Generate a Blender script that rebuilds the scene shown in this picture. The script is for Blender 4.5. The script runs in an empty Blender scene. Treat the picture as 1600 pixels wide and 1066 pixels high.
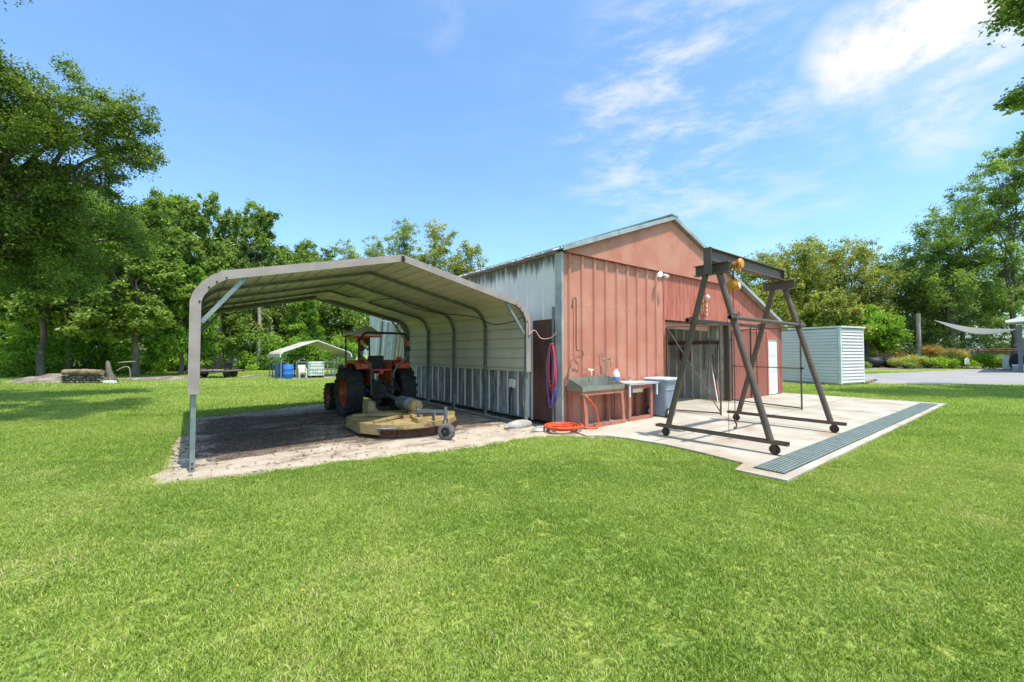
import bpy, math, random
import numpy as np
from mathutils import Vector, Matrix
PI = math.pi
C = bpy.context.scene.collection
S = bpy.context.scene
random.seed(4)
# ---------------------------------------------------------------- camera (world axes follow the barn: x along the gable, y along its side)
YAW = math.radians(37.7)
FW = (math.sin(YAW), math.cos(YAW)); RT = (math.cos(YAW), -math.sin(YAW))
cd = bpy.data.cameras.new('camera'); cam = bpy.data.objects.new('camera', cd); C.objects.link(cam)
cam.location = (0, 0, 1.6); cam.rotation_euler = (math.radians(90 + 1.675), 0, -YAW)
cd.sensor_width = 36; cd.lens = 650 / 1600 * 36; cd.clip_start = 0.05; cd.clip_end = 3000
S.camera = cam
S.view_settings.view_transform = 'Standard'; S.view_settings.look = 'None'
S.view_settings.gamma = 1; S.view_settings.exposure = 0.75
def at(px, d, py=None):
    """world point seen at column px of the photo, d metres ahead (and the height seen at row py)"""
    a = (px - 800) / 650 * d
    z = 0 if py is None else 1.6 + (552 - py) / 650 * d
    return Vector((FW[0]*d + RT[0]*a, FW[1]*d + RT[1]*a, z))
# ---------------------------------------------------------------- sky and sun
SUND = Vector((0.045, -0.38, 1)).normalized()
EL = math.asin(SUND.z); AZ = math.atan2(SUND.x, SUND.y)
w = bpy.data.worlds.new('World'); S.world = w; w.use_nodes = True
nt = w.node_tree; nt.nodes.clear()
def N(tree, typ, **kw):
    n = tree.nodes.new(typ)
    for k, v in kw.items():
        if k.startswith('i_'): n.inputs[k[2:].replace('_', ' ')].default_value = v
        else: setattr(n, k, v)
    return n
def math_(t, op, a, b=None, clamp=False):
    n = t.nodes.new('ShaderNodeMath'); n.operation = op; n.use_clamp = clamp
    for i, v in enumerate((a, b)):
        if v is None: continue
        if isinstance(v, (int, float)): n.inputs[i].default_value = v
        else: t.links.new(v, n.inputs[i])
    return n.outputs[0]
out = N(nt, 'ShaderNodeOutputWorld'); bg = N(nt, 'ShaderNodeBackground'); bg.inputs['Strength'].default_value = 0.15
sky = N(nt, 'ShaderNodeTexSky', sky_type='NISHITA', sun_disc=False, sun_elevation=EL, sun_rotation=AZ)
sky.air_density = 1.0; sky.dust_density = 1.7; sky.ozone_density = 1.6; sky.altitude = 0
tc = N(nt, 'ShaderNodeTexCoord')
def noise(t, vec, scale, detail=5, rough=.55, dist=0.):
    n = t.nodes.new('ShaderNodeTexNoise'); n.inputs['Scale'].default_value = scale
    n.inputs['Detail'].default_value = detail; n.inputs['Roughness'].default_value = rough
    n.inputs['Distortion'].default_value = dist
    if vec is not None: t.links.new(vec, n.inputs['Vector'])
    return n.outputs['Fac']
def ramp(t, fac, lo, hi, smooth=True):
    n = t.nodes.new('ShaderNodeMapRange'); n.inputs['From Min'].default_value = lo; n.inputs['From Max'].default_value = hi
    if smooth: n.interpolation_type = 'SMOOTHSTEP'
    t.links.new(fac, n.inputs['Value']); return n.outputs['Result']
def mapping(t, vec, scale=(1,1,1), rot=(0,0,0), loc=(0,0,0)):
    n = t.nodes.new('ShaderNodeMapping'); n.inputs['Scale'].default_value = scale
    n.inputs['Rotation'].default_value = rot; n.inputs['Location'].default_value = loc
    t.links.new(vec, n.inputs['Vector']); return n.outputs['Vector']
def mixc(t, fac, a, b, mode='MIX'):
    n = t.nodes.new('ShaderNodeMix'); n.data_type = 'RGBA'; n.blend_type = mode
    for s, v in ((n.inputs[0], fac), (n.inputs[6], a), (n.inputs[7], b)):
        if isinstance(v, (int, float)): s.default_value = v
        elif isinstance(v, tuple): s.default_value = (*v[:3], 1)
        else: t.links.new(v, s)
    return n.outputs[2]
dirv = tc.outputs['Generated']
def blob(px, py, half, soft=.5):
    a = (px-800)/650; b = -(py-533)/650
    th = math.radians(1.675); f = math.cos(th)-b*math.sin(th); u = math.sin(th)+b*math.cos(th)
    v = Vector((FW[0]*f+RT[0]*a, FW[1]*f+RT[1]*a, u)).normalized()
    n = nt.nodes.new('ShaderNodeVectorMath'); n.operation = 'DOT_PRODUCT'; n.inputs[1].default_value = v
    nt.links.new(dirv, n.inputs[0])
    return ramp(nt, n.outputs['Value'], math.cos(math.radians(half)), math.cos(math.radians(half*soft)))
wisp = mapping(nt, dirv, scale=(1.0, 1.0, 3.2), rot=(0.15, -0.25, 0.5))
n1 = ramp(nt, noise(nt, wisp, 5.2, 10, .66, .12), .41, .72)
n2 = ramp(nt, noise(nt, mapping(nt, dirv, scale=(1,1,1.9), loc=(3.1,1,.4)), 4.6, 10, .60, .15), .40, .60)
m1 = math_(nt, 'MULTIPLY', n1, math_(nt, 'ADD', math_(nt, 'MULTIPLY', math_(nt, 'MAXIMUM', blob(1060, 190, 17, .1), math_(nt, 'MULTIPLY', blob(1200, 270, 12, .1), .5)), .66), .04))
m2 = math_(nt, 'MULTIPLY', math_(nt, 'MULTIPLY', math_(nt, 'ADD', n2, .25), 1.25), math_(nt, 'MAXIMUM', blob(1490, 15, 7.6, .15), math_(nt, 'MULTIPLY', blob(1350, 85, 6, .1), .6)))
m3 = math_(nt, 'MULTIPLY', n2, math_(nt, 'MULTIPLY', blob(1470, 172, 6, .1), .6))
m4 = math_(nt, 'MULTIPLY', n2, math_(nt, 'MULTIPLY', blob(680, 25, 4, .1), .16))
mm = math_(nt, 'MAXIMUM', math_(nt, 'MAXIMUM', m1, m2), math_(nt, 'MAXIMUM', m3, m4), True)
skyc = mixc(nt, 1.0, sky.outputs['Color'], (.87, 1.13, 1.26), 'MULTIPLY')
skyc = mixc(nt, mm, skyc, (4.35, 4.25, 4.45))
nt.links.new(skyc, bg.inputs['Color']); nt.links.new(bg.outputs[0], out.inputs['Surface'])
sl = bpy.data.lights.new('sun', 'SUN'); sl.energy = 3.6; sl.angle = math.radians(.55); sl.color = (1, .94, .84)
so = bpy.data.objects.new('sun', sl); C.objects.link(so); so.location = (0, 0, 40)
so.rotation_euler = SUND.to_track_quat('Z', 'Y').to_euler()
# ---------------------------------------------------------------- materials
def mat(name, c1, c2=None, scale=4, lo=.35, hi=.65, rough=.6, metal=0, bump=0, bscale=40, stretch=(1,1,1),
        dirt=None, dscale=2, dlo=.5, dhi=.7, dstretch=(1,1,1), detail=6, spec=.4, fine=0):
    m = bpy.data.materials.new(name); m.use_nodes = True; t = m.node_tree
    p = t.nodes['Principled BSDF']; p.inputs['Roughness'].default_value = rough; p.inputs['Metallic'].default_value = metal
    p.inputs['Specular IOR Level'].default_value = spec
    tcn = t.nodes.new('ShaderNodeTexCoord'); v = tcn.outputs['Object']
    geo = t.nodes.new('ShaderNodeNewGeometry'); v = geo.outputs['Position']
    col = c1
    if c2: col = mixc(t, ramp(t, noise(t, mapping(t, v, stretch), scale, detail), lo, hi), c1, c2)
    if dirt: col = mixc(t, ramp(t, noise(t, mapping(t, v, dstretch, loc=(7,3,1)), dscale, 7, .6), dlo, dhi), col, dirt)
    if fine:
        f = ramp(t, noise(t, v, bscale, 3), .3, .7, False)
        col = mixc(t, fine, col, mixc(t, f, (.35,.35,.35), (1.4,1.4,1.4)), 'MULTIPLY')
    if isinstance(col, tuple): p.inputs['Base Color'].default_value = (*col, 1)
    else: t.links.new(col, p.inputs['Base Color'])
    if bump:
        b = t.nodes.new('ShaderNodeBump'); b.inputs['Strength'].default_value = bump; b.inputs['Distance'].default_value = .02
        t.links.new(noise(t, mapping(t, v, stretch), bscale, 4), b.inputs['Height']); t.links.new(b.outputs[0], p.inputs['Normal'])
    return m
def leafmat(name, dark, light, trans=.35, rough=.5, straw=None):
    m = bpy.data.materials.new(name); m.use_nodes = True; t = m.node_tree
    p = t.nodes['Principled BSDF']; p.inputs['Roughness'].default_value = rough; p.inputs['Specular IOR Level'].default_value = .35
    a = t.nodes.new('ShaderNodeAttribute'); a.attribute_name = 'tint'
    col = mixc(t, a.outputs['Fac'], dark, light)
    if straw: col = mixc(t, ramp(t, a.outputs['Fac'], .80, 1.0), col, straw)
    t.links.new(col, p.inputs['Base Color'])
    tr = t.nodes.new('ShaderNodeBsdfTranslucent')
    t.links.new(mixc(t, 1.0, col, (1.3, 1.35, .6), 'MULTIPLY'), tr.inputs['Color'])
    ms = t.nodes.new('ShaderNodeMixShader'); ms.inputs[0].default_value = trans
    t.links.new(p.outputs[0], ms.inputs[1]); t.links.new(tr.outputs[0], ms.inputs[2])
    t.links.new(ms.outputs[0], t.nodes['Material Output'].inputs['Surface'])
    return m
M = {}
M['red_metal'] = mat('red_metal', (.49,.18,.12), (.55,.25,.17), 1.6, .3, .7, .55, bump=.08, bscale=30, dirt=(.36,.15,.10), dscale=2.2, dlo=.56, dhi=.85, dstretch=(2,2,.35))
M['red_wood'] = mat('red_wood', (.41,.105,.070), (.52,.19,.13), 5, .35, .7, .75, bump=.5, bscale=30, stretch=(3,3,.35), dirt=(.20,.07,.045), dscale=5, dlo=.6, dhi=.8, dstretch=(3,3,.4))
M['red_wood_dark'] = mat('dark_red_wood', (.27,.075,.05), (.34,.11,.075), 5, .35, .7, .75, bump=.5, bscale=30, stretch=(3,3,.35), dirt=(.15,.06,.045), dscale=5, dlo=.6, dhi=.8, dstretch=(3,3,.4))
M['red_frame'] = mat('red_frame', (.44,.16,.105), (.31,.12,.075), 6, .4, .7, .7, bump=.3, bscale=40, dirt=(.16,.10,.07), dscale=9, dlo=.6, dhi=.75)
M['door_ply'] = mat('brown_plywood', (.15,.058,.04), (.085,.04,.03), 4, .3, .7, .7, bump=.3, bscale=30, stretch=(4,4,.4), dirt=(.04,.03,.025), dscale=3, dlo=.5, dhi=.75)
M['green_metal'] = mat('pale_green_metal', (.58,.59,.565), (.70,.71,.685), 1.2, .3, .7, .42, metal=.1, bump=.08, bscale=9, dirt=(.15,.16,.12), dscale=2.6, dlo=.60, dhi=.82, dstretch=(2.5,2.5,.22))
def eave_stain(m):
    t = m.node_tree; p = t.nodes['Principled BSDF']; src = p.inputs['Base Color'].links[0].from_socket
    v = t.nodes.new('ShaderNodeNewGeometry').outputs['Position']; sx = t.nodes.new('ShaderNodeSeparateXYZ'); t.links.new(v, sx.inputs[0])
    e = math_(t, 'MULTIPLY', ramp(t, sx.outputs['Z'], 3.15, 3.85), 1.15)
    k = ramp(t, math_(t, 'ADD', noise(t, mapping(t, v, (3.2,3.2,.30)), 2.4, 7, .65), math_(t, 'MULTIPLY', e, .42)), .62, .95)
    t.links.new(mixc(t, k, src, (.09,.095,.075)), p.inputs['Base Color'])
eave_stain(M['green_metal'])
M['stain'] = mat('mildew', (.06,.065,.05), (.14,.15,.12), 6, rough=.9)
M['weathered'] = mat('weathered_wall', (.32,.34,.33), (.16,.16,.145), 2.5, .38, .6, .8, bump=.35, bscale=25, stretch=(3,3,.6), dirt=(.62,.64,.62), dscale=3, dlo=.55, dhi=.68, dstretch=(3,3,.5))
M['batten'] = mat('white_batten', (.72,.73,.68), (.5,.5,.44), 4, .5, .8, .6)
M['inner_metal'] = mat('inner_metal', (.56,.53,.45), (.40,.37,.30), 2, .35, .7, .5, metal=.2, dirt=(.22,.17,.12), dscale=2, dlo=.55, dhi=.8, dstretch=(2,2,.5), bump=.1, bscale=14)
M['roof_metal'] = mat('roof_metal', (.42,.45,.45), (.30,.32,.31), 1.2, rough=.45, metal=.35, dirt=(.10,.09,.07), dscale=1.6, dlo=.55, dhi=.8, bump=.08, bscale=10)
M['roof_edge'] = mat('roof_trim', (.44,.48,.46), (.31,.33,.31), 2.4, rough=.45, metal=.3, dirt=(.12,.11,.09), dscale=3, dlo=.62, dhi=.8)
M['taupe'] = mat('taupe_trim', (.29,.23,.21), (.35,.285,.26), 3, rough=.45, bump=.03, bscale=20, dirt=(.20,.15,.14), dscale=4, dlo=.6, dhi=.8)
M['panel'] = mat('sand_panel', (.54,.495,.40), (.46,.43,.345), 1.5, rough=.42, bump=.03, bscale=8, dirt=(.30,.34,.18), dscale=2.2, dlo=.62, dhi=.9)
M['galv'] = mat('galvanised_tube', (.21,.25,.24), (.28,.325,.31), 8, rough=.42, metal=.45, dirt=(.16,.12,.09), dscale=7, dlo=.65, dhi=.8)
M['concrete'] = mat('concrete', (.455,.42,.345), (.37,.335,.265), 1.1, .35, .7, .85, bump=.15, bscale=60, dirt=(.34,.26,.175), dscale=1.1, dlo=.46, dhi=.70, fine=.35)
M['rock'] = mat('rock', (.42,.40,.36), (.28,.26,.23), 5, rough=.9, bump=.5, bscale=25)
M['sand'] = None
M['asphalt'] = mat('asphalt', (.31,.29,.27), (.25,.235,.22), .5, rough=.9, bump=.2, bscale=80, fine=.15)
M['black_sheet'] = mat('black_sheet', (.045,.05,.055), (.10,.105,.11), 4, .45, .6, .35, bump=.6, bscale=6)
M['steel_brown'] = mat('rusty_steel', (.115,.085,.068), (.16,.105,.075), 5, .35, .7, .5, metal=.3, bump=.15, bscale=50, dirt=(.15,.075,.045), dscale=7, dlo=.6, dhi=.8)
M['rust'] = mat('rust', (.14,.06,.03), (.07,.035,.025), 20, rough=.8, metal=.2)
M['hoist'] = mat('hoist_yellow', (.68,.28,.025), (.5,.19,.02), 14, .45, .7, .4, dirt=(.08,.05,.03), dscale=22, dlo=.62, dhi=.75)
M['grate'] = mat('grate_green', (.13,.17,.15), (.18,.22,.195), 8, rough=.5)
M['frame_metal'] = mat('dull_frame_metal', (.11,.135,.13), (.16,.185,.18), 8, rough=.5, metal=.3)
M['dark'] = mat('near_black', (.02,.02,.02), rough=.6)
M['rubber'] = mat('rubber', (.022,.022,.023), (.045,.042,.038), 7, .4, .7, .8, bump=.1, bscale=60)
M['tyregrey'] = mat('dusty_rubber', (.17,.16,.15), (.10,.095,.09), 9, rough=.85)
M['orange'] = mat('orange_paint', (.50,.085,.015), (.36,.06,.012), 6, rough=.4, dirt=(.18,.07,.03), dscale=9, dlo=.6, dhi=.8)
M['redpaint'] = mat('red_orange_paint', (.62,.06,.02), rough=.4)
M['blackmetal'] = mat('black_machine', (.028,.028,.03), (.06,.055,.05), 9, rough=.5, metal=.3)
M['slate'] = mat('slate_paint', (.10,.125,.15), (.15,.17,.19), 8, rough=.45, metal=.3)
M['tan'] = mat('mower_tan', (.38,.27,.11), (.29,.215,.095), 5, rough=.55, dirt=(.17,.115,.07), dscale=7, dlo=.50, dhi=.66, bump=.08)
M['cream'] = mat('cream_canopy', (.86,.80,.60), (.8,.73,.54), 4, rough=.6)
M['bluepaint'] = mat('blue_post', (.03,.04,.22), rough=.4)
M['steel'] = mat('stainless', (.46,.45,.41), (.36,.35,.31), 6, rough=.32, metal=.75, dirt=(.2,.19,.16), dscale=8, dlo=.6, dhi=.8)
M['white'] = mat('white_paint', (.78,.78,.75), (.68,.68,.64), 5, rough=.5)
M['offwhite'] = mat('ivory_plastic', (.74,.70,.55), (.6,.56,.42), 6, rough=.45)
M['bluelabel'] = mat('blue_label', (.10,.22,.55), rough=.5)
M['bin'] = mat('bin_grey', (.27,.32,.36), (.22,.26,.30), 3, rough=.5, bump=.03)
M['binlid'] = mat('bin_lid', (.42,.46,.49), rough=.5)
M['counter'] = mat('grey_counter', (.40,.43,.46), (.33,.36,.38), 5, rough=.5)
M['hose_orange'] = mat('hose_orange', (.78,.10,.025), (.65,.07,.02), 9, rough=.42)
M['hose_red'] = mat('hose_red', (.62,.07,.06), rough=.45)
M['hose_purple'] = mat('hose_purple', (.22,.11,.36), rough=.45)
M['hose_blue'] = mat('hose_blue', (.08,.17,.42), rough=.45)
M['hose_tan'] = mat('hose_tan', (.42,.19,.12), rough=.5)
M['cord_pink'] = mat('cord_pink', (.55,.30,.26), rough=.6)
M['copper'] = mat('copper_pipe', (.20,.10,.075), rough=.5, metal=.3)
M['brass'] = mat('brass', (.5,.42,.27), rough=.35, metal=.7)
M['shed'] = mat('shed_siding', (.66,.60,.57), (.72,.655,.62), .8, rough=.5, metal=.05)
M['shed_white'] = mat('shed_trim', (.72,.76,.73), (.6,.64,.6), 3, rough=.5)
M['wood_grey'] = mat('grey_wood', (.27,.21,.15), (.17,.13,.095), 5, rough=.85, bump=.5, bscale=20, stretch=(1,1,.3))
M['bark'] = mat('bark', (.17,.14,.11), (.085,.07,.055), 3, .35, .65, .95, bump=.9, bscale=9, stretch=(1,1,.3), dirt=(.27,.25,.21), dscale=2, dlo=.58, dhi=.7)
M['bark_pale'] = mat('pale_bark', (.38,.34,.27), (.22,.19,.15), 3, .35, .65, .95, bump=.7, bscale=9, stretch=(1,1,.3))
M['log'] = mat('log_bark', (.30,.215,.12), (.13,.09,.06), 3, rough=.9, bump=.6, bscale=12)
M['dirt'] = mat('dirt', (.20,.16,.12), (.12,.095,.07), 1.6, rough=.95, bump=.8, bscale=9, dirt=(.32,.27,.215), dscale=1.4, dlo=.5, dhi=.65)
M['stone'] = mat('stones', (.24,.20,.16), (.12,.10,.08), 4, rough=.95, bump=.8, bscale=8)
M['barrel'] = mat('barrel_blue', (.035,.17,.60), rough=.45)
M['deckwood'] = mat('deck_redwood', (.24,.09,.05), (.16,.07,.045), 4, rough=.8)
M['sail'] = mat('sail_cloth', (.16,.165,.145), rough=.8)
M['glass'] = mat('tank_plastic', (.62,.68,.66), (.32,.45,.40), 3, .45, .55, .4)
M['housewhite'] = mat('house_white', (.70,.68,.62), rough=.6)
M['oakleaf'] = leafmat('oak_leaf', (.07,.125,.02), (.28,.37,.07), .40)
M['leaf'] = leafmat('leaf_green', (.09,.16,.025), (.34,.44,.09), .42)
M['leaf2'] = leafmat('leaf_deep', (.085,.15,.03), (.27,.37,.085), .40)
M['leaf3'] = leafmat('leaf_olive', (.15,.19,.025), (.46,.46,.12), .42)
M['leaf4'] = leafmat('leaf_pale', (.14,.20,.05), (.42,.48,.15), .40)
M['under'] = leafmat('undergrowth_leaf', (.09,.20,.015), (.33,.50,.07), .45)
M['hedge'] = leafmat('hedge_leaf', (.10,.21,.012), (.34,.52,.05), .38)
M['autumn'] = leafmat('orange_leaf', (.32,.17,.04), (.50,.32,.09), .3)
M['blade'] = leafmat('grass_blade', (.148,.245,.026), (.48,.57,.125), .32, .55, (.50,.46,.20))
M['mulch'] = mat('bark_mulch', (.085,.055,.04), (.15,.09,.06), 20, rough=.95)
lamp = bpy.data.materials.new('lit_lamp'); lamp.use_nodes = True
lamp.node_tree.nodes['Principled BSDF'].inputs['Emission Color'].default_value = (1, .95, .8, 1)
lamp.node_tree.nodes['Principled BSDF'].inputs['Emission Strength'].default_value = 6
# lawn ground
def groundmat():
    m = bpy.data.materials.new('lawn_ground'); m.use_nodes = True; t = m.node_tree; p = t.nodes['Principled BSDF']
    v = t.nodes.new('ShaderNodeNewGeometry').outputs['Position']
    a = mixc(t, ramp(t, noise(t, v, 22, 6, .7), .35, .65), (.085,.13,.018), (.34,.42,.085))
    b = mixc(t, ramp(t, noise(t, v, 2.0, 5, .6), .35, .7), (.80,.9,.85), (1.15,1.08,1.05))
    c = mixc(t, 1.0, a, b, 'MULTIPLY')
    c = mixc(t, math_(t, 'MULTIPLY', ramp(t, noise(t, v, .55, 6, .65), .58, .78), .55), c, (.33,.28,.13))
    t.links.new(c, p.inputs['Base Color']); p.inputs['Roughness'].default_value = .9; p.inputs['Specular IOR Level'].default_value = .1
    bmp = t.nodes.new('ShaderNodeBump'); bmp.inputs['Strength'].default_value = .9; bmp.inputs['Distance'].default_value = .04
    t.links.new(noise(t, v, 30, 5, .7), bmp.inputs['Height']); t.links.new(bmp.outputs[0], p.inputs['Normal'])
    return m
M['lawn'] = groundmat()
def sandmat():
    m = bpy.data.materials.new('sandy_dirt'); m.use_nodes = True; t = m.node_tree; p = t.nodes['Principled BSDF']
    v = t.nodes.new('ShaderNodeNewGeometry').outputs['Position']
    a = mixc(t, ramp(t, noise(t, v, 3, 7, .65), .3, .7), (.52,.44,.345), (.39,.315,.24))
    sx = t.nodes.new('ShaderNodeSeparateXYZ'); t.links.new(v, sx.inputs[0])
    # leaf litter lies in a band under the middle of the roof
    e = math_(t, 'MULTIPLY', ramp(t, sx.outputs['Y'], 6.9, 8.2), math_(t, 'SUBTRACT', 1.0, ramp(t, sx.outputs['Y'], 11.6, 13.4)))
    e2 = math_(t, 'MULTIPLY', ramp(t, sx.outputs['X'], -.1, .5), math_(t, 'SUBTRACT', 1.15, ramp(t, sx.outputs['X'], 2.4, 7)))
    k = math_(t, 'ADD', noise(t, mapping(t, v, (.6,1.5,1)), 1.1, 12, .70), math_(t, 'MULTIPLY', math_(t, 'MULTIPLY', e, e2), .15))
    k = math_(t, 'ADD', k, math_(t, 'MULTIPLY', noise(t, v, 14, 6, .8), .22))
    k = math_(t, 'MULTIPLY', ramp(t, k, .64, .80), ramp(t, noise(t, v, 38, 5, .85), .34, .56))
    lit = mixc(t, ramp(t, noise(t, v, 60, 4, .8), .4, .62), (.065,.043,.030), (.28,.185,.12))
    c = mixc(t, k, a, lit)
    c = mixc(t, ramp(t, noise(t, v, 35, 5, .8), .62, .70), c, (.10,.065,.045))
    t.links.new(c, p.inputs['Base Color']); p.inputs['Roughness'].default_value = .95; p.inputs['Specular IOR Level'].default_value = .15
    bmp = t.nodes.new('ShaderNodeBump'); bmp.inputs['Strength'].default_value = .8; bmp.inputs['Distance'].default_value = .03
    t.links.new(math_(t, 'ADD', noise(t, v, 22, 6, .75), k), bmp.inputs['Height']); t.links.new(bmp.outputs[0], p.inputs['Normal'])
    return m
M['sand'] = sandmat()
# ---------------------------------------------------------------- mesh helpers
ORG = {}
def thing(name, label, cat, loc=(0,0,0), rz=0, group=None, local=False):
    o = bpy.data.objects.new(name, None); C.objects.link(o); o.empty_display_size = .1
    o.location = loc; o.rotation_euler = (0, 0, rz); o['label'] = label; o['category'] = cat
    if group: o['group'] = group
    ORG[o.name] = Vector((0,0,0)) if local else Vector(loc)
    return o
def tag(o, label, cat, group=None):
    o['label'] = label; o['category'] = cat
    if group: o['group'] = group
    return o
class MB:
    def __init__(s): s.v = []; s.f = []
    def add(s, vs, fs):
        n = len(s.v); s.v += [tuple(q) for q in vs]; s.f += [tuple(i+n for i in f) for f in fs]; return s
    def box(s, c, d, rot=None):
        x, y, z = d[0]/2, d[1]/2, d[2]/2
        vs = [Vector((a*x, b*y, e*z)) for a in (-1,1) for b in (-1,1) for e in (-1,1)]
        if rot is not None: vs = [rot @ q for q in vs]
        return s.add([q+Vector(c) for q in vs], [(0,1,3,2),(4,6,7,5),(0,4,5,1),(2,3,7,6),(0,2,6,4),(1,5,7,3)])
    def span(s, x0, x1, y0, y1, z0, z1): return s.box(((x0+x1)/2,(y0+y1)/2,(z0+z1)/2), (abs(x1-x0),abs(y1-y0),abs(z1-z0)))
    def bar(s, p, q, w_, h, up=(0,0,1)):
        p = Vector(p); q = Vector(q); d = (q-p); L = d.length; d.normalize(); up = Vector(up)
        if abs(d.dot(up)) > .98: up = Vector((0,1,0))
        a = d.cross(up).normalized(); b = a.cross(d)
        return s.box((p+q)/2, (w_, L, h), Matrix((a, d, b)).transposed())
    def tube(s, pts, r, n=8, cap=True, closed=False):
        pts = [Vector(p) for p in pts]; k = len(pts); rs = r if isinstance(r, (list, tuple)) else [r]*k
        vs = []; prev = None
        for i, p in enumerate(pts):
            if closed: d = (pts[(i+1) % k]-pts[i-1])
            else: d = (pts[min(i+1, k-1)]-pts[max(i-1, 0)])
            if d.length < 1e-9: d = Vector((0,0,1))
            d.normalize()
            if prev is None:
                u = Vector((0,0,1)) if abs(d.z) < .9 else Vector((1,0,0))
                a = d.cross(u).normalized()
            else: a = (prev - d*prev.dot(d)).normalized()
            prev = a; b = d.cross(a)
            vs += [p + (a*math.cos(2*PI*j/n)+b*math.sin(2*PI*j/n))*rs[i] for j in range(n)]
        fs = []
        for i in range(k if closed else k-1):
            for j in range(n):
                i2 = (i+1) % k
                fs.append((i*n+j, i*n+(j+1) % n, i2*n+(j+1) % n, i2*n+j))
        if cap and not closed: fs += [tuple(range(n))[::-1], tuple((k-1)*n+j for j in range(n))]
        return s.add(vs, fs)
    def lathe(s, prof, c, axis='z', n=24, rot=None, close=True):
        vs = []; fs = []; k = len(prof)
        for j in range(n):
            a = 2*PI*j/n
            for r, h in prof:
                q = Vector((r*math.cos(a), r*math.sin(a), h))
                if axis == 'x': q = Vector((q.z, q.x, q.y))
                elif axis == 'y': q = Vector((q.x, q.z, q.y))
                if rot is not None: q = rot @ q
                vs.append(q+Vector(c))
        for j in range(n):
            j2 = (j+1) % n
            for i in range(k-1): fs.append((j*k+i, j2*k+i, j2*k+i+1, j*k+i+1))
        if close:
            if prof[0][0] > 1e-6: fs.append(tuple(j*k for j in range(n))[::-1])
            if prof[-1][0] > 1e-6: fs.append(tuple(j*k+k-1 for j in range(n)))
        return s.add(vs, fs)
    def prism(s, poly, z0, z1, m=None):
        k = len(poly); vs = [Vector((x,y,z0)) for x, y in poly]+[Vector((x,y,z1)) for x, y in poly]
        if m is not None: vs = [m @ q for q in vs]
        return s.add(vs, [tuple(range(k))[::-1], tuple(range(k,2*k))]+[(i,(i+1)%k,(i+1)%k+k,i+k) for i in range(k)])
    def build(s, name, m, parent=None, smooth=None, bevel=0, solid=0):
        org = ORG[parent.name] if parent else Vector((0,0,0))
        me = bpy.data.meshes.new(name); me.from_pydata([tuple(Vector(q)-org) for q in s.v], [], s.f); me.update()
        import bmesh
        bm = bmesh.new(); bm.from_mesh(me); bmesh.ops.recalc_face_normals(bm, faces=bm.faces)
        bm.to_mesh(me); bm.free()
        if smooth:
            me.polygons.foreach_set('use_smooth', [True]*len(me.polygons)); me.set_sharp_from_angle(angle=math.radians(smooth))
        me.materials.append(M[m] if isinstance(m, str) else m)
        o = bpy.data.objects.new(name, me); C.objects.link(o)
        if parent: o.parent = parent; ORG[o.name] = org
        if bevel:
            b = o.modifiers.new('b', 'BEVEL'); b.width = bevel; b.segments = 2; b.limit_method = 'ANGLE'
        if solid:
            b = o.modifiers.new('s', 'SOLIDIFY'); b.thickness = solid; b.offset = 0
        return o
def npmesh(name, verts, faces_n, m, parent=None, tint=None, smooth=False, offset=None):
    """verts (N*faces_n,3): every faces_n vertices make one face"""
    me = bpy.data.meshes.new(name); V = np.asarray(verts, dtype=np.float32)
    if parent: V = V - np.array(ORG[parent.name], dtype=np.float32)
    n = len(V); nf = n//faces_n
    me.vertices.add(n); me.vertices.foreach_set('co', V.ravel())
    me.loops.add(n); me.loops.foreach_set('vertex_index', np.arange(n, dtype=np.int32))
    me.polygons.add(nf); me.polygons.foreach_set('loop_start', np.arange(0, n, faces_n, dtype=np.int32))
    if tint is not None:
        a = me.attributes.new('tint', 'FLOAT', 'FACE'); a.data.foreach_set('value', np.asarray(tint, dtype=np.float32))
    me.update(calc_edges=True); me.materials.append(M[m] if isinstance(m, str) else m)
    o = bpy.data.objects.new(name, me); C.objects.link(o)
    if parent: o.parent = parent; ORG[o.name] = ORG[parent.name]
    return o
def arc(c, r, a0, a1, n, plane='xz'):
    P = []
    for i in range(n+1):
        a = a0+(a1-a0)*i/n; u, v = r*math.cos(a), r*math.sin(a)
        P.append(Vector(c)+(Vector((u,0,v)) if plane == 'xz' else Vector((u,v,0)) if plane == 'xy' else Vector((0,u,v))))
    return P
def smoothpath(P, k=6):
    P = [Vector(p) for p in P]; out = []
    for i in range(len(P)-1):
        p0, p1, p2, p3 = P[max(i-1,0)], P[i], P[i+1], P[min(i+2,len(P)-1)]
        for j in range(k):
            t = j/k; out.append(.5*((2*p1)+(p2-p0)*t+(2*p0-5*p1+4*p2-p3)*t*t+(3*p1-p0-3*p2+p3)*t**3))
    return out+[P[-1]]
def ribsheet(mb, p0, p1, zb, zt, nrm, pitch, depth, rw, top_w=None, lap=.6):
    """vertical ribbed sheet from p0 to p1 (xy), rising zb(t)..zt(t); ribs stand proud along nrm"""
    p0 = Vector((*p0, 0)); p1 = Vector((*p1, 0)); L = (p1-p0).length; d = (p1-p0)/L; nrm = Vector((*nrm, 0))
    xs = [(0, 0)]; x = pitch*.35; top_w = rw*.45 if top_w is None else top_w
    while x+rw < L:
        s_ = (rw-top_w)/2; xs += [(x,0),(x+s_,depth),(x+s_+top_w,depth),(x+rw,0)]; x += pitch
    xs.append((L, 0)); vs = []
    for x, h in xs:
        q = p0+d*x+nrm*h
        vs += [(q.x,q.y,zb(x)), (q.x,q.y,zt(x))]
    mb.add(vs, [(2*i, 2*i+2, 2*i+3, 2*i+1) for i in range(len(xs)-1)])
    return mb
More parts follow.
